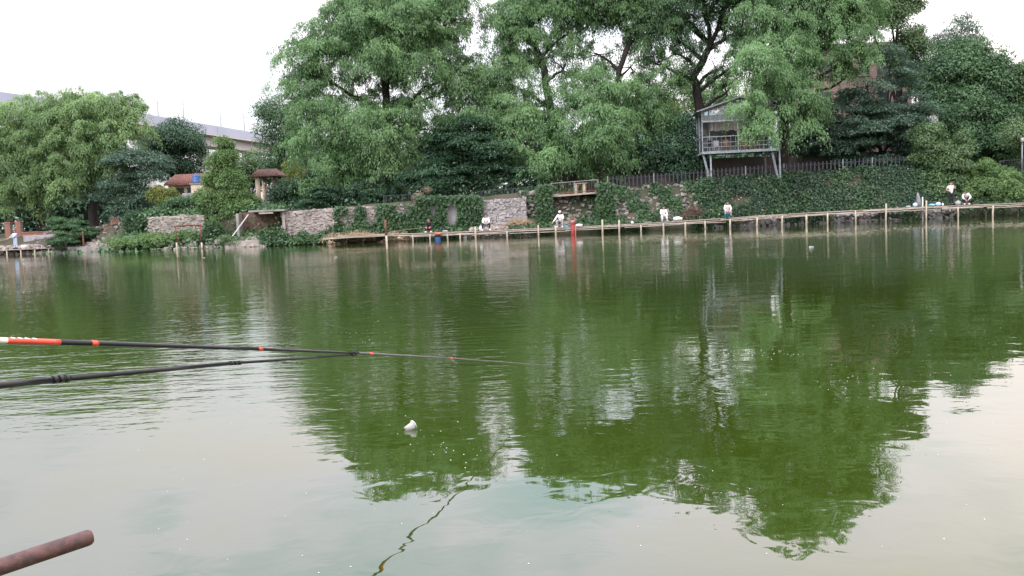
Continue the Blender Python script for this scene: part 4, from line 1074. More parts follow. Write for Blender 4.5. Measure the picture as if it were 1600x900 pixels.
for fx in (0.3, 0.55):
    x = a.x + (b.x - a.x) * fx
    w = MB().box((x, hy + .38, zr0 - .75), (0.8, 0.1, 0.8)).build('window_frame', M['brownwood'], rh)
    MB().box((x, hy + .33, zr0 - .75), (0.66, 0.04, 0.66)).build('pane', M['glass'], w)
# cream pillar with a blue barrel
pb = P(311, 305, 78)
pz0, pz1 = P(311, 304, 78).z, P(311, 288, 78).z
cp = thing('gate_pillar', 'cream gate pillar carrying a blue barrel beside the cone shaped tree', 'pillar', (pb.x, 78, 2.7))
MB().box((pb.x, 78, (pz1 + 2.4) / 2), (1.0, 0.9, pz1 - 2.4)).build('shaft', M['cream'], cp)
MB().box((pb.x, 78, pz1 + .05), (1.2, 1.1, 0.1)).build('cap', M['concrete'], cp)
MB().box((pb.x, 77.4, pz0 - .05), (1.9, 1.6, 0.35)).build('base_slab', M['render'], cp)
bl = thing('barrel', 'blue plastic barrel on top of the cream pillar', 'barrel', (pb.x - .12, 78, pz1 + .1))
MB().lathe((pb.x - .12, 78, pz1 + .1), [(0, 0), (.3, 0), (.34, .1), (.32, .12), (.34, .35), (.32, .37), (.34, .6), (.28, .72), (.1, .73), (.09, .78), (0, .78)], 16).build('drum', M['blue_p'], bl)

# pavilion
vy = 76.5
c = P(415, 312, vy)
g0 = ground(c.x, vy)
pv = thing('pavilion', 'small pavilion with a brown tiled roof and cream columns', 'pavilion', (c.x, vy, g0))
ez = P(415, 274, vy).z; rz_ = P(415, 265, vy).z
xl, xr = P(394, 272, vy).x, P(437, 270, vy).x
mb = MB(); yc = vy + 1.0
mb.add([(xl, vy - .5, ez), (xr, vy - .5, ez), (xr + .1, vy + 2.5, ez), (xl - .1, vy + 2.5, ez), (xl + .25, yc, rz_ + .05), (xr - .45, yc, rz_ + .05), (xl, vy - .5, ez - .1), (xr, vy - .5, ez - .1), (xr + .1, vy + 2.5, ez - .1), (xl - .1, vy + 2.5, ez - .1)],
       [(0,1,5,4),(1,2,5),(2,3,4,5),(3,0,4),(6,7,1,0),(7,8,2,1),(8,9,3,2),(9,6,0,3),(9,8,7,6)])
pr = mb.build('roof', M['tile'], pv)
for i in range(15):
    t = (i + .5) / 15
    MB().tube([Vector((xl, vy - .5, ez + .03)).lerp(Vector((xr, vy - .5, ez + .03)), t), Vector((xl + .25, yc, rz_ + .08)).lerp(Vector((xr - .45, yc, rz_ + .08)), t)], 0.04, 5).build('tile_row', M['tile'], pr)
for fx, yy in ((403, 0), (429, 0), (403, 2.0), (429, 2.0)):
    x = P(fx, 290, vy).x
    MB().tube([(x, vy + yy, g0 - .1), (x, vy + yy, ez - .1)], 0.2 if fx == 403 else .1, 12).build('column', M['cream'] if fx == 403 else M['brownwood'], pv)
for h in (.45, .85):
    MB().bar((P(385, 300, vy).x, vy - .25, g0 + h), (P(440, 300, vy).x, vy - .25, g0 + h), .05, .05).build('rail', M['whitepaint'], pv)
bm2 = MB().box((0, 0, .45), (.09, .03, .9)).mesh('railing_slat', M['whitepaint'])
for i in range(16):
    x = P(386 + i * 3.5, 300, vy).x; link('railing_slat', bm2, pv, Vector((x, vy - .3, g0 + .03)) - pv.location, True)
MB().lathe((P(411, 285, vy).x, vy + .2, ez - .75), [(0, .2), (.06, .2), (.17, .02), (.15, 0), (0, 0)], 12).build('lamp_shade', M['white'], pv)
MB().tube([(P(411, 285, vy).x, vy + .2, ez - .56), (P(411, 285, vy).x, vy + .2, ez - .1)], 0.012, 5).build('lamp_cord', M['iron'], pv)

# dark boat shelter below it
sy_ = 69.9
sa, sb = P(368, 336, sy_), P(444, 330, sy_)
sh = thing('shelter', 'dark open recess under a concrete slab in the bank', 'shelter', ((sa.x + sb.x) / 2, sy_, 0.5))
zt_ = (sa.z + sb.z) / 2 + .1
MB().box(((sa.x + sb.x) / 2 + .6, sy_ + .5, zt_ + .06), (sb.x - sa.x - 1.0, 1.7, 0.14)).build('slab', M['concrete'], sh)
MB().box(((sa.x + sb.x) / 2, sy_ + 1.15, (zt_ + .3) / 2 + .02), (sb.x - sa.x, 0.2, zt_ - .34)).build('back_wall', M['brownwood'], sh)
MB().box((sa.x + .1, sy_ + .55, (zt_ + .3) / 2), (0.2, 1.0, zt_ - .4)).build('side_wall', M['concrete'], sh)
MB().box((sb.x - .1, sy_ + .55, (zt_ + .3) / 2), (0.2, 1.0, zt_ - .4)).build('side_wall', M['stone'], sh)
MB().box((P(418, 335, sy_).x, sy_ - .42, zt_ - .12), (1.1, 0.06, 0.12)).build('white_board', M['wood'], sh)
pl0, pl1 = P(363, 369, 69.2), P(388, 335, 69.6)
tag(MB().bar(pl0, pl1, 0.13, 0.07).build('plank', M['white']), 'long pale plank leaning diagonally beside the dark recess', 'plank')
# ledge of stone in front
tag(MB().box((P(398, 378, 69).x, 69.35, .2), (4.6, 0.7, 0.6), None, .06).build('stone_ledge', M['stone']), 'low pale stone ledge at the water below the dark recess', 'ledge')

# rusty frame (goal shape)
gy = 69.6
g1, g2 = P(274, 354, gy), P(313, 352, gy)
gf = thing('pipe_arch', 'rusty goal shaped pipe frame standing in the water', 'frame', ((g1.x + g2.x) / 2, gy, 0))
for q, nm in ((g1, 'upright'), (g2, 'upright')):
    zz = P(275 if q is g1 else 313, 379, gy).z
    MB().tube([(q.x, gy, zz), (q.x, gy, q.z)], 0.06, 8).build('upright', M['rust'], gf)
    MB().tube([(q.x, gy, -.6), (q.x, gy, zz)], 0.066, 8).build('pale_foot', M['post'], gf)
MB().tube([g1 + Vector((-.1, 0, 0)), (g1 + g2) / 2 + Vector((0, 0, .05)), g2 + Vector((.05, 0, 0))], 0.065, 8).build('crossbar', M['rust'], gf)
MB().blob((g1 + g2) / 2 + Vector((-.5, 0, .07)), (.1, .06, .08), 8, 5).build('clamp', M['rust'], gf)

def stake(px, y1, Y, r, m, lab, w=0.0):
    q = P(px, y1, Y); o = thing('stake', lab, 'stake', (q.x, Y, 0))
    MB().tube([(q.x, Y, -.6), (q.x + w, Y, q.z * .5), (q.x, Y, q.z)], [r, r, r * .85], 8).build('shaft', M[m], o)
    MB().lathe((q.x, Y, q.z), [(r * .85, 0), (r * .6, .03), (0, .04)], 8).build('cut_end', M['post'], o)
stake(129, 363, 75.2, .075, 'rust', 'tall rusty stake standing in the water right of the dark bush')
stake(41, 385, 77, .05, 'post', 'short pale stake at the left dock near the pale blue angler', .03)
stake(65, 383, 76.8, .055, 'post', 'pale stake at the right end of the left dock')
stake(1441.5, 308, 66.8, .05, 'white', 'white painted stake behind the boardwalk beside the grey tarp')

# brick pillars, walls
def brick_thing(name, lab, cat, px0, px1, y0, y1, Y, group=None, dep=0.45):
    a, b = P(px0, y1, Y), P(px1, y1, Y); zt__ = P((px0 + px1) / 2, y0, Y).z; zb_ = min(a.z, ground(a.x, Y)) - .1
    o = thing(name, lab, cat, ((a.x + b.x) / 2, Y, zb_), group)
    w = b.x - a.x
    MB().box(((a.x + b.x) / 2, Y + dep / 2, (zt__ + zb_) / 2), (w - .04, dep - .04, zt__ - zb_ - .02)).build('mortar_core', M['mortar'], o)
    bh = 0.085; nb = max(2, round(w / 0.27)); bl_ = w / nb; rows = int((zt__ - zb_) / bh)
    me = MB().box((0, 0, 0), (bl_ - .014, .14, bh - .012)).mesh('brick', M['brick'])
    cnt = 0
    st2 = MB()
    for r_ in range(rows):
        for i in range(nb):
            off = bl_ / 2 if r_ % 2 else 0
            x = a.x + bl_ * (i + .5) + (off if i < nb - 1 else 0)
            if r_ % 2 and i == nb - 1: continue
            p = Vector((x, Y + .05 + rnd.uniform(-.01, .01), zb_ + bh * (r_ + .5)))
            if cnt < 300:
                link('brick', me, o, p - o.location, True); cnt += 1
            else: st2.box(p, (bl_ - .014, .14, bh - .012))
    if st2.v:
        q = st2.build('more_bricks', M['brick'], o); q['kind'] = 'stuff'
    MB().box(((a.x + b.x) / 2, Y + dep / 2, zt__ + .03), (w + .08, dep + .12, .07)).build('cap', M['pinkpaint'] if cat == 'pillar' else M['brick'], o)
brick_thing('brick_pillar', 'leftmost of the two red brick pillars by the left edge', 'pillar', 8, 17, 348.5, 369, 80.5, 'red brick pillars on the left bank')
brick_thing('brick_pillar', 'red brick pillar directly behind the pale blue angler', 'pillar', 24.5, 33, 347.5, 366, 80.3, 'red brick pillars on the left bank')
brick_thing('brick_pillar', 'single red brick pillar between dark bushes right of the rusty stake', 'pillar', 173.5, 187, 340.5, 362, 77.2, 'red brick pillars on the left bank', 0.7)
brick_thing('brick_wall', 'low red brick wall under the slanting willow trunk', 'wall', 34, 82, 363, 373, 80, None, 0.3)
brick_thing('brick_wall', 'short low brick wall at the foot of the single brick pillar', 'wall', 162, 196, 355, 362, 76.9, None, 0.3)
q0, q1 = P(38, 386, 79), P(97, 384, 79)
tag(MB().box(((q0.x + q1.x) / 2, 79.2, 1.0), (q1.x - q0.x, .4, 1.1), None, .04).build('concrete_wall', M['render']), 'low grey concrete wall under the red brick wall', 'wall')
lg = MB(); q0, q1 = P(88, 390, 76.2), P(168, 388, 75)
lg.bar((q0.x, 76.4, .22), (q1.x, 74.8, .22), 1.2, .5)
tag(lg.build('concrete_ledge', M['concrete']), 'pale concrete ledge along the water by the dark bush', 'ledge')
# left dock
dk = thing('dock', 'low plank dock at the left edge with the pale blue angler', 'dock', (P(40, 390, 77).x, 77, .3))
xa, xb = P(-60, 390, 77).x, P(92, 390, 77).x
for i in range(5):
    MB().bar((xa, 76.5 + i * .26, .42 + rnd.uniform(-.02, .02)), (xb - i * .3, 76.5 + i * .26, .40 + rnd.uniform(-.02, .02)), .23, .05).build('plank', M['wood'], dk)
for i in range(7):
    x = xa + (xb - xa) * (i + .5) / 7
    MB().tube([(x, 76.45, -.6), (x, 76.45, .4)], .06, 7).build('post', M['post'], dk)
    MB().tube([(x, 76.4, .33), (x, 77.7, .33)], .05, 6).build('cross_bearer', M['wood'], dk)

# wooden stick frame near x=510
sfy = 68.6
q = P(512, 352, sfy)
sf = thing('stick_frame', 'rough frame of grey sticks by the left end of the boardwalk', 'frame', (q.x, sfy, .5))
MB().tube([P(496, 350, sfy), P(527, 348, sfy)], .045, 6).build('crossbar', M['wood'], sf)
MB().tube([P(511, 366, sfy), P(505, 347, sfy)], .04, 6).build('leg', M['wood'], sf)
MB().tube([P(520, 366, sfy), P(521, 345, sfy)], .035, 6).build('leg', M['wood'], sf)

# ------------------------------------------------------------------ people
SK = dict(  # default standing joints (metres, facing -Y)
    pelvis=(0, 0, .95), belly=(0, 0, 1.10), chest=(0, 0, 1.30), neck=(0, -.005, 1.47), chin=(0, -.015, 1.55), head=(0, -.015, 1.63), crown=(0, -.005, 1.70),
    shL=(-.18, 0, 1.40), elL=(-.24, .02, 1.12), wrL=(-.25, -.06, .88), shR=(.18, 0, 1.40), elR=(.24, .02, 1.12), wrR=(.25, -.06, .88),
    hipL=(-.09, 0, .90), knL=(-.10, -.02, .50), anL=(-.11, .02, .09), toL=(-.12, -.16, .04), hipR=(.09, 0, .90), knR=(.10, -.02, .50), anR=(.11, .02, .09), toR=(.12, -.16, .04))
def skin_mesh(name, verts, edges, radii, m, parent, root=0, sub=1):
    bm = bmesh.new(); ly = bm.verts.layers.skin.verify()
    vs = []
    for i, (p, r_) in enumerate(zip(verts, radii)):
        v = bm.verts.new(p); v[ly].radius = (r_, r_) if not hasattr(r_, '__len__') else r_
        v[ly].use_root = (i == root); vs.append(v)
    for a, b in edges: bm.edges.new((vs[a], vs[b]))
    me = bpy.data.meshes.new(name); bm.to_mesh(me); bm.free(); me.materials.append(m)
    o = link(name, me, parent, None, True)
    sk = o.modifiers.new('skin', 'SKIN'); sk.use_smooth_shade = True
    sb_ = o.modifiers.new('sub', 'SUBSURF'); sb_.levels = sb_.render_levels = sub
    return o
def chain(J, spec):
    names = []; rad = []; ed = []
    for path in spec:
        prev = None
        for nm, r_ in path:
            if nm not in names: names.append(nm); rad.append(r_)
            i = names.index(nm)
            if prev is not None: ed.append((prev, i))
            prev = i
    return [Vector(J[n_]) for n_ in names], ed, rad, names
def person(label, loc, pose, rz=0, shirt='shirt', pants='black', shoes='white', hair='hair', cap=None, sleeve='long', group='anglers on the boardwalk'):
    J = {k: Vector(v) for k, v in SK.items()}
    J.update({k: Vector(v) for k, v in pose.items()})
    root = thing('person', label, 'person', tuple(loc), group, rz)
    spec = [[('pelvis', .11), ('belly', .115), ('chest', .125), ('neck', .055), ('chin', .062), ('head', .092), ('crown', .07)],
            [('chest', .125), ('shL', .06), ('elL', .045), ('wrL', .03)], [('chest', .125), ('shR', .06), ('elR', .045), ('wrR', .03)],
            [('pelvis', .11), ('hipL', .085), ('knL', .062), ('anL', .042), ('toL', .035)], [('pelvis', .11), ('hipR', .085), ('knR', .062), ('anR', .042), ('toR', .035)]]
    # palms and five fingers each, curled along the forearm direction
    for s in ('L', 'R'):
        el, wr = J['el' + s], J['wr' + s]; d = (wr - el).normalized()
        sd_ = d.cross(Vector((0, 0, 1)));  sd_ = sd_.normalized() if sd_.length > .1 else Vector((1, 0, 0))
        dn = d.cross(sd_).normalized()
        J['pa' + s] = wr + d * .07
        spec.append([('wr' + s, .03), ('pa' + s, .034)])
        for k, (off, ln) in enumerate(((-.03, .075), (-.01, .085), (.01, .08), (.03, .065))):
            J[f'f{k}a{s}'] = wr + d * .10 + sd_ * off; J[f'f{k}b{s}'] = wr + d * (.10 + ln * .6) + sd_ * off * 1.2 + dn * .02; J[f'f{k}c{s}'] = wr + d * (.10 + ln * .85) + sd_ * off * 1.2 + dn * .045
            spec.append([('pa' + s, .034), (f'f{k}a{s}', .010), (f'f{k}b{s}', .009), (f'f{k}c{s}', .008)])
        J['t0' + s] = wr + d * .05 + sd_ * (-.05); J['t1' + s] = wr + d * .09 + sd_ * (-.065) + dn * .02
        spec.append([('pa' + s, .034), ('t0' + s, .011), ('t1' + s, .009)])
    v, e_, r_, nm = chain(J, spec)
    body = skin_mesh('body', v, e_, r_, M['skin'], root)
    g = .022
    sl_ = [[('hem', .145), ('pelvis', .15), ('belly', .15), ('chest', .16), ('collar', .09)]]
    J['hem'] = J['pelvis'] + (J['pelvis'] - J['belly']).normalized() * .07
    J['collar'] = J['chest'].lerp(J['neck'], .75)
    for s in ('L', 'R'):
        J['cu' + s] = J['el' + s].lerp(J['wr' + s], .85 if sleeve == 'long' else -.25)
        sl_.append([('chest', .16), ('sh' + s, .098)] + ([('el' + s, .068), ('cu' + s, .05)] if sleeve == 'long' else [('cu' + s, .075)]))
    if sleeve != 'long':
        for s in ('L', 'R'): J['cu' + s] = J['sh' + s].lerp(J['el' + s], .7)
    v, e_, r_, _ = chain(J, sl_); skin_mesh('shirt', v, e_, r_, M[shirt], root)
    tr_ = []
    J['waist'] = J['pelvis'].lerp(J['belly'], .8)
    for s in ('L', 'R'):
        J['cf' + s] = J['kn' + s].lerp(J['an' + s], .9)
        tr_.append([('pelvis', .14), ('hip' + s, .105), ('kn' + s, .082), ('cf' + s, .062)])
    tr_.append([('pelvis', .14), ('waist', .138)])
    v, e_, r_, _ = chain(J, tr_); skin_mesh('trousers', v, e_, r_, M[pants], root)
    for s in ('L', 'R'):
        a_, t_ = J['an' + s], J['to' + s]; mid = a_.lerp(t_, .45); mid.z = min(a_.z, t_.z) + .02
        dd = (t_ - a_); yaw = math.atan2(dd.y, dd.x)
        mb = MB(); mb.blob((mid.x, mid.y, mid.z), (.15, .055, .055), 10, 6, 0, Matrix.Rotation(yaw, 3, 'Z'))
        mb.tube([a_ + Vector((0, 0, .03)), (a_.x, a_.y, mid.z)], .055, 8)
        link('shoe', mb.mesh('shoe', M[shoes]), root, None, True)
    hc = J['head']; up = (J['crown'] - J['chin']).normalized()
    fw = Vector((0, -1, 0)); fw = (fw - up * fw.dot(up)).normalized()
    rt = up.cross(fw) * -1
    rot = Matrix((rt, -fw, up)).transposed()
    hm = MB(); hm.blob(hc + up * .028 - fw * .02, (.102, .112, .10), 12, 8, 0, rot)
    # clear the face: push the low front of the hair shell back inside the head
    hm.v = [tuple(Vector(p) - fw * .0) if (Vector(p) - hc).dot(fw) < .02 or (Vector(p) - hc).dot(up) > .065 else tuple(hc + (Vector(p) - hc) * .55) for p in hm.v]
    link('hair', hm.mesh('hair', M[hair]), root, None, True)
    fm = MB()
    for sx in (-.034, .034): fm.blob(hc + fw * .088 + rt * sx + up * .005, (.013, .008, .008), 6, 4, 0, rot)
    link('eyes', fm.mesh('eyes', M['hair']), root, None, True)
    fm = MB(); fm.blob(hc + fw * .098 - up * .02, (.014, .02, .024), 6, 5, 0, rot)
    for sx in (-.094, .094): fm.blob(hc + rt * sx - up * .005, (.012, .022, .032), 6, 5, 0, rot)
    link('nose_and_ears', fm.mesh('nose_and_ears', M['skin']), root, None, True)
    fm = MB(); fm.blob(hc + fw * .078 - up * .058, (.025, .008, .007), 6, 4, 0, rot); link('mouth', fm.mesh('mouth', M['maroon']), root, None, True)
    if cap:
        cm = MB(); cm.lathe(hc + up * .045, [(.108, 0), (.104, .05), (.07, .085), (0, .098)], 14, rot)
        cm.add([hc + up * .05 + rt * .08 + fw * .08, hc + up * .05 - rt * .08 + fw * .08, hc + up * .03 - rt * .06 + fw * .19, hc + up * .03 + rt * .06 + fw * .19], [(0, 1, 2, 3)])
        link('cap', cm.mesh('cap', M[cap]), root, None, True)
    return root
SIT = dict(pelvis=(0, .12, .46), belly=(0, .08, .60), chest=(0, .0, .80), neck=(0, -.07, .96), chin=(0, -.10, 1.03), head=(0, -.12, 1.11), crown=(0, -.115, 1.18),
    shL=(-.18, -.02, .89), elL=(-.25, -.17, .66), wrL=(-.16, -.34, .58), shR=(.18, -.02, .89), elR=(.25, -.17, .66), wrR=(.16, -.34, .58),
    hipL=(-.10, .08, .46), knL=(-.20, -.32, .52), anL=(-.19, -.30, .09), toL=(-.22, -.46, .04), hipR=(.10, .08, .46), knR=(.20, -.32, .52), anR=(.19, -.30, .09), toR=(.22, -.46, .04))
def low(p, dz, keep=('anL', 'anR', 'toL', 'toR')):
    return {k: (v if k in keep else (v[0], v[1], v[2] - dz * (0.45 if k in ('knL', 'knR') else 1))) for k, v in p.items()}
def dk_at(px, dy=0.75): 
    q = deck(px); return Vector((q.x * (BY + dy) / BY, BY + dy, q.z + .035))
def stool(px, lab, m='black', dy=0.75, h=.32, dx=0):
    q = dk_at(px, dy); q.y += .16; q.x += dx
    o = thing('stool', lab, 'stool', tuple(q), 'folding stools on the boardwalk')
    MB().box(q + Vector((0, 0, h - .02)), (.36, .34, .04)).build('seat', M[m], o)
    for sx in (-1, 1):
        MB().bar(q + Vector((sx * .16, -.15, 0)), q + Vector((sx * .16, .15, h - .04)), .025, .025).build('leg', M['ironlight'], o)
        MB().bar(q + Vector((sx * .13, .15, 0)), q + Vector((sx * .13, -.15, h - .04)), .025, .025).build('leg', M['ironlight'], o)

person('person crouching in black clothes and white shoes on the boardwalk, left of the blue bag', dk_at(671, .5), low(SIT, .16), R(-8), 'black', 'maroon', 'white')
stool(671, 'low stool under the person crouching in black', 'navy', .5, .2)
person('person in white shirt and dark trousers sitting with knees spread before grey stone wall', dk_at(760, .5), dict(SIT, knL=(-.27, -.30, .52), anL=(-.25, -.30, .09), toL=(-.30, -.45, .04), knR=(.27, -.30, .52), anR=(.25, -.30, .09), toR=(.30, -.45, .04)), 0, 'shirt', 'navy', 'white')
stool(760, 'stool under the person sitting before the grey stone wall', 'black', .5)
person('person in a white cap and white shirt sitting beside the red pile', dk_at(876, .5), dict(SIT, wrL=(-.50, -.30, .42), elL=(-.36, -.16, .62)), R(-15), 'shirt', 'greycloth', 'white', cap='white')
stool(876, 'dark box stool under the person in the white cap', 'black', .5, .34)
person('person in a loose white shirt leaning on one hand near the brush heap', dk_at(1037, .5), dict(low(SIT, .04), wrR=(.24, -.16, .42), elR=(.26, -.06, .62), knL=(-.16, -.30, .50), knR=(.14, -.30, .50)), R(6), 'shirt', 'shirt', 'greycloth')
stool(1037, 'stool under the person in the loose white shirt', 'greycloth', .5, .28)
person('person in a pale pink shirt sitting behind the turquoise bucket', dk_at(1137, .6), dict(SIT, wrL=(-.12, -.42, .50), wrR=(.12, -.42, .50)), R(-5), 'pinkshirt', 'greycloth', 'black')
stool(1137, 'stool under the person in the pale pink shirt', 'navy', .6)
person('person standing in pale shirt and black trousers, one hand raised to the face', dk_at(1486, .7), dict(elR=(.30, -.08, 1.20), wrR=(.14, -.15, 1.48), elL=(-.32, .03, 1.18), wrL=(-.20, -.16, 1.10)), R(-8), 'pinkshirt', 'black', 'black', sleeve='short')
BEND = dict(pelvis=(.02, .14, .46), belly=(.02, .06, .60), chest=(-.02, -.10, .72), neck=(-.10, -.20, .84), chin=(-.13, -.24, .88), head=(-.15, -.27, .95), crown=(-.16, -.28, 1.02),
    shL=(-.20, -.14, .80), elL=(-.30, -.30, .56), wrL=(-.16, -.44, .40), shR=(.16, -.10, .80), elR=(.30, -.20, .56), wrR=(.10, -.42, .42),
    hipL=(-.09, .10, .46), knL=(-.15, -.26, .52), anL=(-.13, -.18, .09), toL=(-.15, -.34, .04), hipR=(.11, .10, .46), knR=(.18, -.26, .52), anR=(.16, -.18, .09), toR=(.18, -.34, .04))
person('person in a white top bending forward beside the standing one at the right', dk_at(1509, .6), BEND, R(-12), 'shirt', 'navy', 'white')
stool(1509, 'stool under the bending person at the right', 'black', .6)
pl = P(26, 388, 77); pz = .445
person('person in pale blue clothes standing on the left dock holding rods', (pl.x, 76.9, pz), dict({k: (v[0], v[1], v[2] * .92) for k, v in SK.items()}, elL=(-.36, -.06, 1.10), wrL=(-.56, -.14, .96), elR=(.1, -.2, 1.06), wrR=(-.16, -.26, .98)), R(-20), 'paleblue', 'paleblue', 'black', group='anglers on the left bank')
for i, (dx, dz, lab) in enumerate(((-3.2, -.25, 'upper pale rod held by the pale blue angler'), (-3.0, -.6, 'lower pale rod held by the pale blue angler'))):
    tag(MB().tube([(pl.x - .42, 76.72, pz + .95 - i * .06), (pl.x - .42 + dx, 76.2, pz + .95 + dz)], [.02, .012], 6).build('fishing_rod', M['post']), lab, 'fishing rod')
rq = dk_at(671, .5)
tag(MB().tube([rq + Vector((-.1, -.5, .42)), rq + Vector((-1.9, -2.0, .30)), rq + Vector((-3.6, -3.4, .05))], [.014, .009, .004], 6).build('fishing_rod', M['post']), 'thin rod held out by the person crouching in black', 'fishing rod')

# ------------------------------------------------------------------ belongings on the boardwalk
def bag(px, dy, w, h, m, lab, knot=True, cat='bag'):
    q = dk_at(px, dy); o = thing('bag', lab, cat, tuple(q), 'bags on the boardwalk')
    mb = MB(); mb.blob(q + Vector((0, 0, h * .45)), (w / 2, w * .38, h * .46), 12, 8, .10); mb.build('sack', M[m], o)
    if knot: MB().lathe(q + Vector((0, 0, h * .84)), [(w * .12, 0), (w * .05, h * .12), (w * .14, h * .26)], 8).build('knot', M[m], o)
def bucket(px, dy, r, h, m, lab, dz=0, y=None):
    q = dk_at(px, dy) + Vector((0, 0, dz))
    if y is not None: q.y = y
    o = thing('bucket', lab, 'bucket', tuple(q))
    MB().lathe(q, [(0, .012), (0, 0), (r * .8, 0), (r, h), (r * 1.06, h), (r * 1.06, h - .03), (r * .97, h - .03), (r * .78, .015), (0, .015)], 18).build('pail', M[m], o)
    pts = [q + Vector((math.cos(t) * r, 0, h + math.sin(t) * r * .5)) for t in [math.pi * i / 8 for i in range(9)]]
    MB().tube(pts, .012, 5).build('handle', M['ironlight'], o)
bucket(1136, .05, .17, .32, 'turquoise', 'turquoise bucket in front of the person in the pale pink shirt')
bag(1059, .5, .75, .36, 'white', 'crumpled white bag right of the person in the loose white shirt', False)
bag(905, .55, .55, .22, 'white', 'flat white bag just right of the red pile', False)
bag(988, .6, .22, .2, 'white', 'small white bag left of the person in the loose white shirt')
bag(752, .5, .32, .42, 'white', 'white bag left of the person with spread knees')
bag(1430, .6, .36, .34, 'paleblue', 'pale bag left of the grey folded tarp')
bag(1419, .6, .4, .14, 'greycloth', 'flat grey bag far left of the grey folded tarp', False)
bag(1456, .4, .52, .2, 'skyblue', 'flat sky blue bag right of the white stake', False)
bag(1466, .5, .40, .32, 'paleblue', 'plump pale blue bag right of the flat sky blue bag', False)
bag(1497, .4, .42, .38, 'greycloth', 'grey sack in front of the standing person', True)
bag(1473, .6, .16, .22, 'white', 'tiny white bag left of the standing person')
bag(1156, .6, .5, .09, 'black', 'flat black bag right of the turquoise bucket', False)
bag(884, .5, .4, .12, 'skyblue', 'flat pale green blue pouch between the white capped person and the red pile', False)
q = dk_at(1436, .7)
tt = thing('folded_parasol', 'grey folded parasol standing upright on the boardwalk', 'parasol', tuple(q))
MB().lathe(q, [(.05, 0), (.16, .12), (.17, .3), (.12, .75), (.06, 1.02), (.02, 1.06)], 10, Matrix.Rotation(-.1, 3, 'Y')).build('canopy', M['tarp'], tt)
MB().tube([q, q + Matrix.Rotation(-.1, 3, 'Y') @ Vector((0, 0, 1.14))], .018, 6).build('pole', M['iron'], tt)
# keep net / bag hanging in the water: blue with orange top
q = deck(684) + Vector((0, -.22, 0))
kn = thing('keep_net', 'blue and orange net bag hanging from the boardwalk into the water', 'net bag', (q.x, q.y, 0))
zt3 = q.z - .04; mb = MB()
mb.lathe((q.x, q.y, 0), [(.17, -.12), (.21, .06), (.20, zt3 * .45)], 14); mb.build('blue_lower', M['blue_p'], kn)
mb = MB(); mb.lathe((q.x, q.y, 0), [(.20, zt3 * .45), (.22, zt3 * .6), (.19, zt3 * .8)], 14); mb.build('violet_band', M['navy'], kn)
mb = MB(); mb.lathe((q.x + .03, q.y, 0), [(.19, zt3 * .8), (.27, zt3 * .96), (.22, zt3 + .06), (.05, zt3 + .1)], 14); mb.build('orange_top', M['orange'], kn)
bag(696, .3, .42, .16, 'greycloth', 'round grey lid like pouch right of the blue and orange net bag', False)
q = P(727, 371, 66.6)
tag(MB().blob((q.x, 66.6, max(.1, q.z)), (.14, .1, .18), jit=.15).blob((q.x + .2, 66.6, .35), (.08, .07, .2), jit=.15).build('plastic_litter', M['white']), 'white plastic litter lying at the water under the boardwalk', 'litter')
bk = P(33, 389, 76.7)
o = thing('bucket', 'white bucket at the feet of the pale blue angler', 'bucket', (bk.x + .25, 76.75, .445))
MB().lathe((bk.x + .25, 76.75, .445), [(0, .01), (0, 0), (.2, 0), (.25, .34), (.22, .34), (.18, .02), (0, .02)], 16).build('pail', M['white'], o)
MB().tube([(bk.x + .25 + math.cos(t) * .24, 76.75, .445 + .34 + math.sin(t) * .1) for t in [math.pi * i / 8 for i in range(9)]], .012, 5).build('handle', M['ironlight'], o)

# ------------------------------------------------------------------ foreground: rod, rest, pipe
def at_d(px, py, d): return P(px, py, d)
# the rod runs out over the water; depths follow from where its reflection falls
RK = [(-330, 514, 3.05), (0, 532, 3.9), (150, 536.5, 4.35), (400, 545, 5.35), (555, 551.5, 6.35), (700, 559.5, 7.5), (790, 566, 8.45), (862, 571.5, 9.3)]
RP = [P(*k) for k in RK]
def rod_at(px):
    for a, b, pa, pb_ in zip(RK[:-1], RK[1:], RP[:-1], RP[1:]):
        if px <= b[0]:
            t = (px - a[0]) / (b[0] - a[0])
            # perspective-correct enough for short spans: bisect on the projected column
            lo, hi = 0.0, 1.0
            for _ in range(24):
                m_ = (lo + hi) / 2; q = pa.lerp(pb_, m_); v = CROT.transposed() @ (q - Vector((0, 0, CAMZ)))
                if 800 + F * v.x / -v.z < px: lo = m_
                else: hi = m_
            return pa.lerp(pb_, lo)
    return RP[-1]
def rod_r(px): return float(np.interp(px, [-330, 0, 150, 400, 555, 700, 862], [.0160, .0144, .0130, .0108, .0092, .0068, .0034]))
rod = thing('fishing_rod', 'long black fishing rod with red and white butt reaching over the near water', 'fishing rod', tuple(rod_at(0)))
def rod_seg(name, p0, p1, m, k=1.0, n=6):
    pts = [p0 + (p1 - p0) * i / n for i in range(n + 1)]
    MB().tube([rod_at(p) for p in pts], [rod_r(p) * k for p in pts], 14).build(name, M[m], rod)
rod_seg('butt', -325, -4, 'rodred'); rod_seg('white_wrap', -4, 10, 'rodwhite'); rod_seg('red_section', 10, 93, 'rodred', 1.02)
for i, p in enumerate((18, 29, 40, 52)):
    a_, b_ = rod_at(p), rod_at(p + 13); r_ = rod_r(p)
    MB().tube([a_ + Vector((0, -.3 * r_, .86 * r_)), b_ + Vector((0, -.75 * r_, .5 * r_))], r_ * .42, 8).build('white_flash', M['rodwhite'], rod)
rod_seg('blank', 93, 405, 'carbon'); rod_seg('second_section', 405, 560, 'carbon', .94); rod_seg('third_section', 560, 700, 'rodtip', 1.0); rod_seg('tip_section', 700, 861, 'rodtip', 1.0)
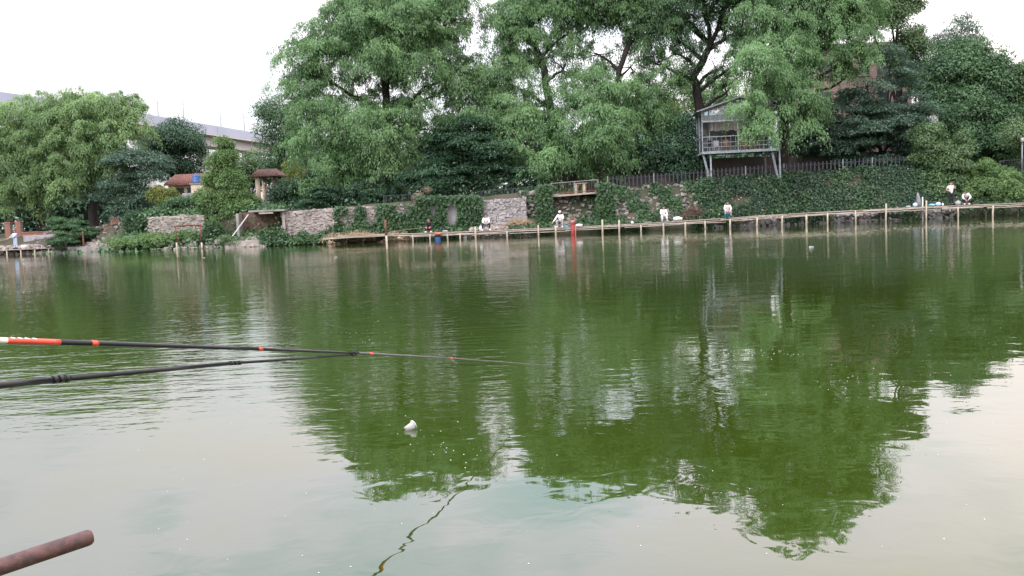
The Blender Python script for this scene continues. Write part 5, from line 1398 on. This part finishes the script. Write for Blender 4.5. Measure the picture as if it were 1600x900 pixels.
for p, w in ((147, 5), (406, 3), (580, 3), (705, 2), (798, 1.5)):
    rod_seg('red_ring', p - w, p + w, 'rodred', 1.12, 2)
for i, p in enumerate((106, 111, 116, 121, 126, 131)):   # small pale lettering-like dashes printed on the blank
    a_, b_ = rod_at(p), rod_at(p + 2.6); r_ = rod_r(p)
    MB().tube([a_ + Vector((0, -.55 * r_, .75 * r_)), b_ + Vector((0, -.55 * r_, .75 * r_))], r_ * .16, 5).build('print_mark', M['greycloth'], rod)
GK = [(-330, 640, 2.9), (0, 602, 3.75), (98, 592, 4.05), (370, 567, 5.2), (553, 554.5, 6.33)]
GP = [P(*k) for k in GK]
rest = thing('rod_rest', 'plain black pole carrying a forked rest under the fishing rod', 'rod rest', tuple(GP[1]))
MB().tube([GP[0], GP[1], GP[2]], [.0165, .0155, .0145], 14).build('lower_tube', M['carbon'], rest)
MB().tube([GP[2], GP[3]], [.0125, .0105], 14).build('middle_tube', M['carbon'], rest)
MB().tube([GP[3], GP[4]], [.0085, .0068], 14).build('upper_tube', M['carbon'], rest)
for q, d_, r_ in ((GP[2], GP[3] - GP[2], .0172), (GP[3], GP[4] - GP[3], .0128)):
    d_ = d_.normalized()
    for k in (-.045, -.012, .022): MB().tube([q + d_ * (k - .012), q + d_ * (k + .012)], r_, 14).build('collar', M['carbon'], rest)
g4 = GP[4]; dr = (GP[4] - GP[3]).normalized()
sdv = dr.cross(Vector((0, 0, 1))).normalized()
rr = rod_at(555)
MB().tube([g4 - dr * .03, g4 + dr * .02], .010, 10).build('fork_socket', M['carbon'], rest)
for s in (-1, 1):
    MB().tube([g4 + dr * .01, rr + sdv * s * .016 + Vector((0, 0, -.012)), rr + sdv * s * .022 + Vector((0, 0, .03)) + dr * .012], [.006, .006, .004], 8).build('fork_prong', M['carbon'], rest)
# rusty pipe
pe = P(141, 839, 2.55); ps_ = P(-120, 926, 2.25)
ext = ps_ + (ps_ - pe).normalized() * 1.6
pp = thing('rusty_pipe', 'thick rusty brown steel pipe end poking in at the lower left corner', 'pipe', tuple(pe))
dv = (pe - ext).normalized(); pr_ = .0235
mb = MB(); mb.tube([ext, ext.lerp(pe, .5), pe - dv * .012, pe - dv * .004, pe], [pr_, pr_, pr_, pr_ * .97, pr_ * .90], 24, False)
mb.build('tube', M['rustpipe'], pp)
mb = MB(); mb.tube([pe - dv * .001, pe + dv * .004, pe + dv * .006], [pr_ * .90, pr_ * .78, pr_ * .4], 24, True); mb.build('end_cap', M['rustpipe'], pp)

# floating cup, specks, scum
cpx = P(639, 671, 1.0); t = CAMZ / (CAMZ - cpx.z); c0 = Vector((cpx.x * t, t, 0))
cup = thing('plastic_cup', 'crumpled clear plastic cup floating on the near green water', 'cup', (c0.x, c0.y, 0))
rot = Euler((R(-68), R(25), R(-40))).to_matrix()
mb = MB(); mb.lathe(c0 + Vector((.01, 0, .022)), [(0, -.05), (.028, -.05), (.03, -.045), (.036, 0), (.042, .045), (.045, .048), (.042, .05), (.040, .044), (.033, 0), (.027, -.043)], 20, rot)
mb.v = [(c0.x + (x - c0.x) * .86, c0.y + (y - c0.y) * .86, z * .86) for x, y, z in mb.v]
mb.v = [(x + .006 * math.sin(z * 160 + y * 90), y + .006 * math.sin(x * 140), z + .003 * math.sin(x * 120 + y * 70)) for x, y, z in mb.v]
mb.build('wall', M['clear'], cup)
mb = MB(); mb.lathe(c0 + Vector((.0086, 0, .019)), [(.038, .040), (.042, .041), (.042, .044), (.037, .045), (.036, .041)], 20, rot); mb.build('rim', M['white'], cup)

def water_pt(px, py):
    d = CROT @ Vector(((px - 800) / F, -(py - 450) / F, -1.0)); t = -CAMZ / d.z
    return Vector((d.x * t, d.y * t, 0))
sp = MB()
def speck(p, r_, k=6):
    a0 = rnd.random() * 6
    vs = [(p.x + math.cos(a0 + 6.283 * i / k) * r_ * rnd.uniform(.6, 1.1), p.y + math.sin(a0 + 6.283 * i / k) * r_ * rnd.uniform(.6, 1.1), .002) for i in range(k)] + [(p.x, p.y, .002 + r_ * .35)]
    sp.add(vs, [(i, (i + 1) % k, k) for i in range(k)])
for i in range(260):
    X = rnd.uniform(-4, 7); Y = 4.4 + 20 * rnd.random() ** 1.6; speck(Vector((X * Y / 9, Y, 0)), rnd.uniform(.0015, .0042) * (1 + Y * .04))
for cx, cy, w, h, n_ in ((1190, 552, 95, 6, 110), (700, 700, 70, 45, 60), (60, 455, 60, 12, 70), (90, 425, 60, 6, 40), (330, 455, 40, 30, 40), (560, 520, 90, 30, 60), (1350, 600, 120, 30, 50)):
    for i in range(n_ // 2):
        p = water_pt(cx + rnd.gauss(0, w * .5), cy + rnd.gauss(0, h * .5)); speck(p, rnd.uniform(.002, .005) * (1 + p.y * .05))
tag(sp.build('floating_specks', M['white']), kind='stuff')
sc_ = MB()
for i in range(900):
    px = rnd.uniform(940, 1660); y0 = lerp_table(BW, px)
    p = Vector(((px - 800) / F * 60, 0, 0)); Y = 48.5 + rnd.gauss(0, 1.9) + 1.6 * math.sin(px * .013 + 1) + .8 * math.sin(px * .05)
    X = (px - 800) / F * Y; r_ = rnd.uniform(.02, .085); a0 = rnd.random() * 6; k = 5
    vs = [(X + math.cos(a0 + 6.283 * j / k) * r_ * 1.5, Y + math.sin(a0 + 6.283 * j / k) * r_ * .7, .003) for j in range(k)] + [(X, Y, .008)]
    sc_.add(vs, [(j, (j + 1) % k, k) for j in range(k)])
tag(sc_.build('floating_scum', M['scum']), kind='stuff')
for px, py, lab in ((148, 405, 'white foam scrap floating below the rusty stake'), (318, 403, 'white foam scrap floating below the rusty frame'), (1268, 386, 'white foam scrap floating right of the turquoise bucket reflection'), (525, 402, 'small pale scrap floating below the low creeper mound')):
    p = water_pt(px, py)
    tag(MB().box((p.x, p.y, .015), (.15, .11, .02), Matrix.Rotation(rnd.random(), 3, 'Z'), .012).build('foam_scrap', M['greycloth']), lab, 'litter', 'foam scraps on the pond')
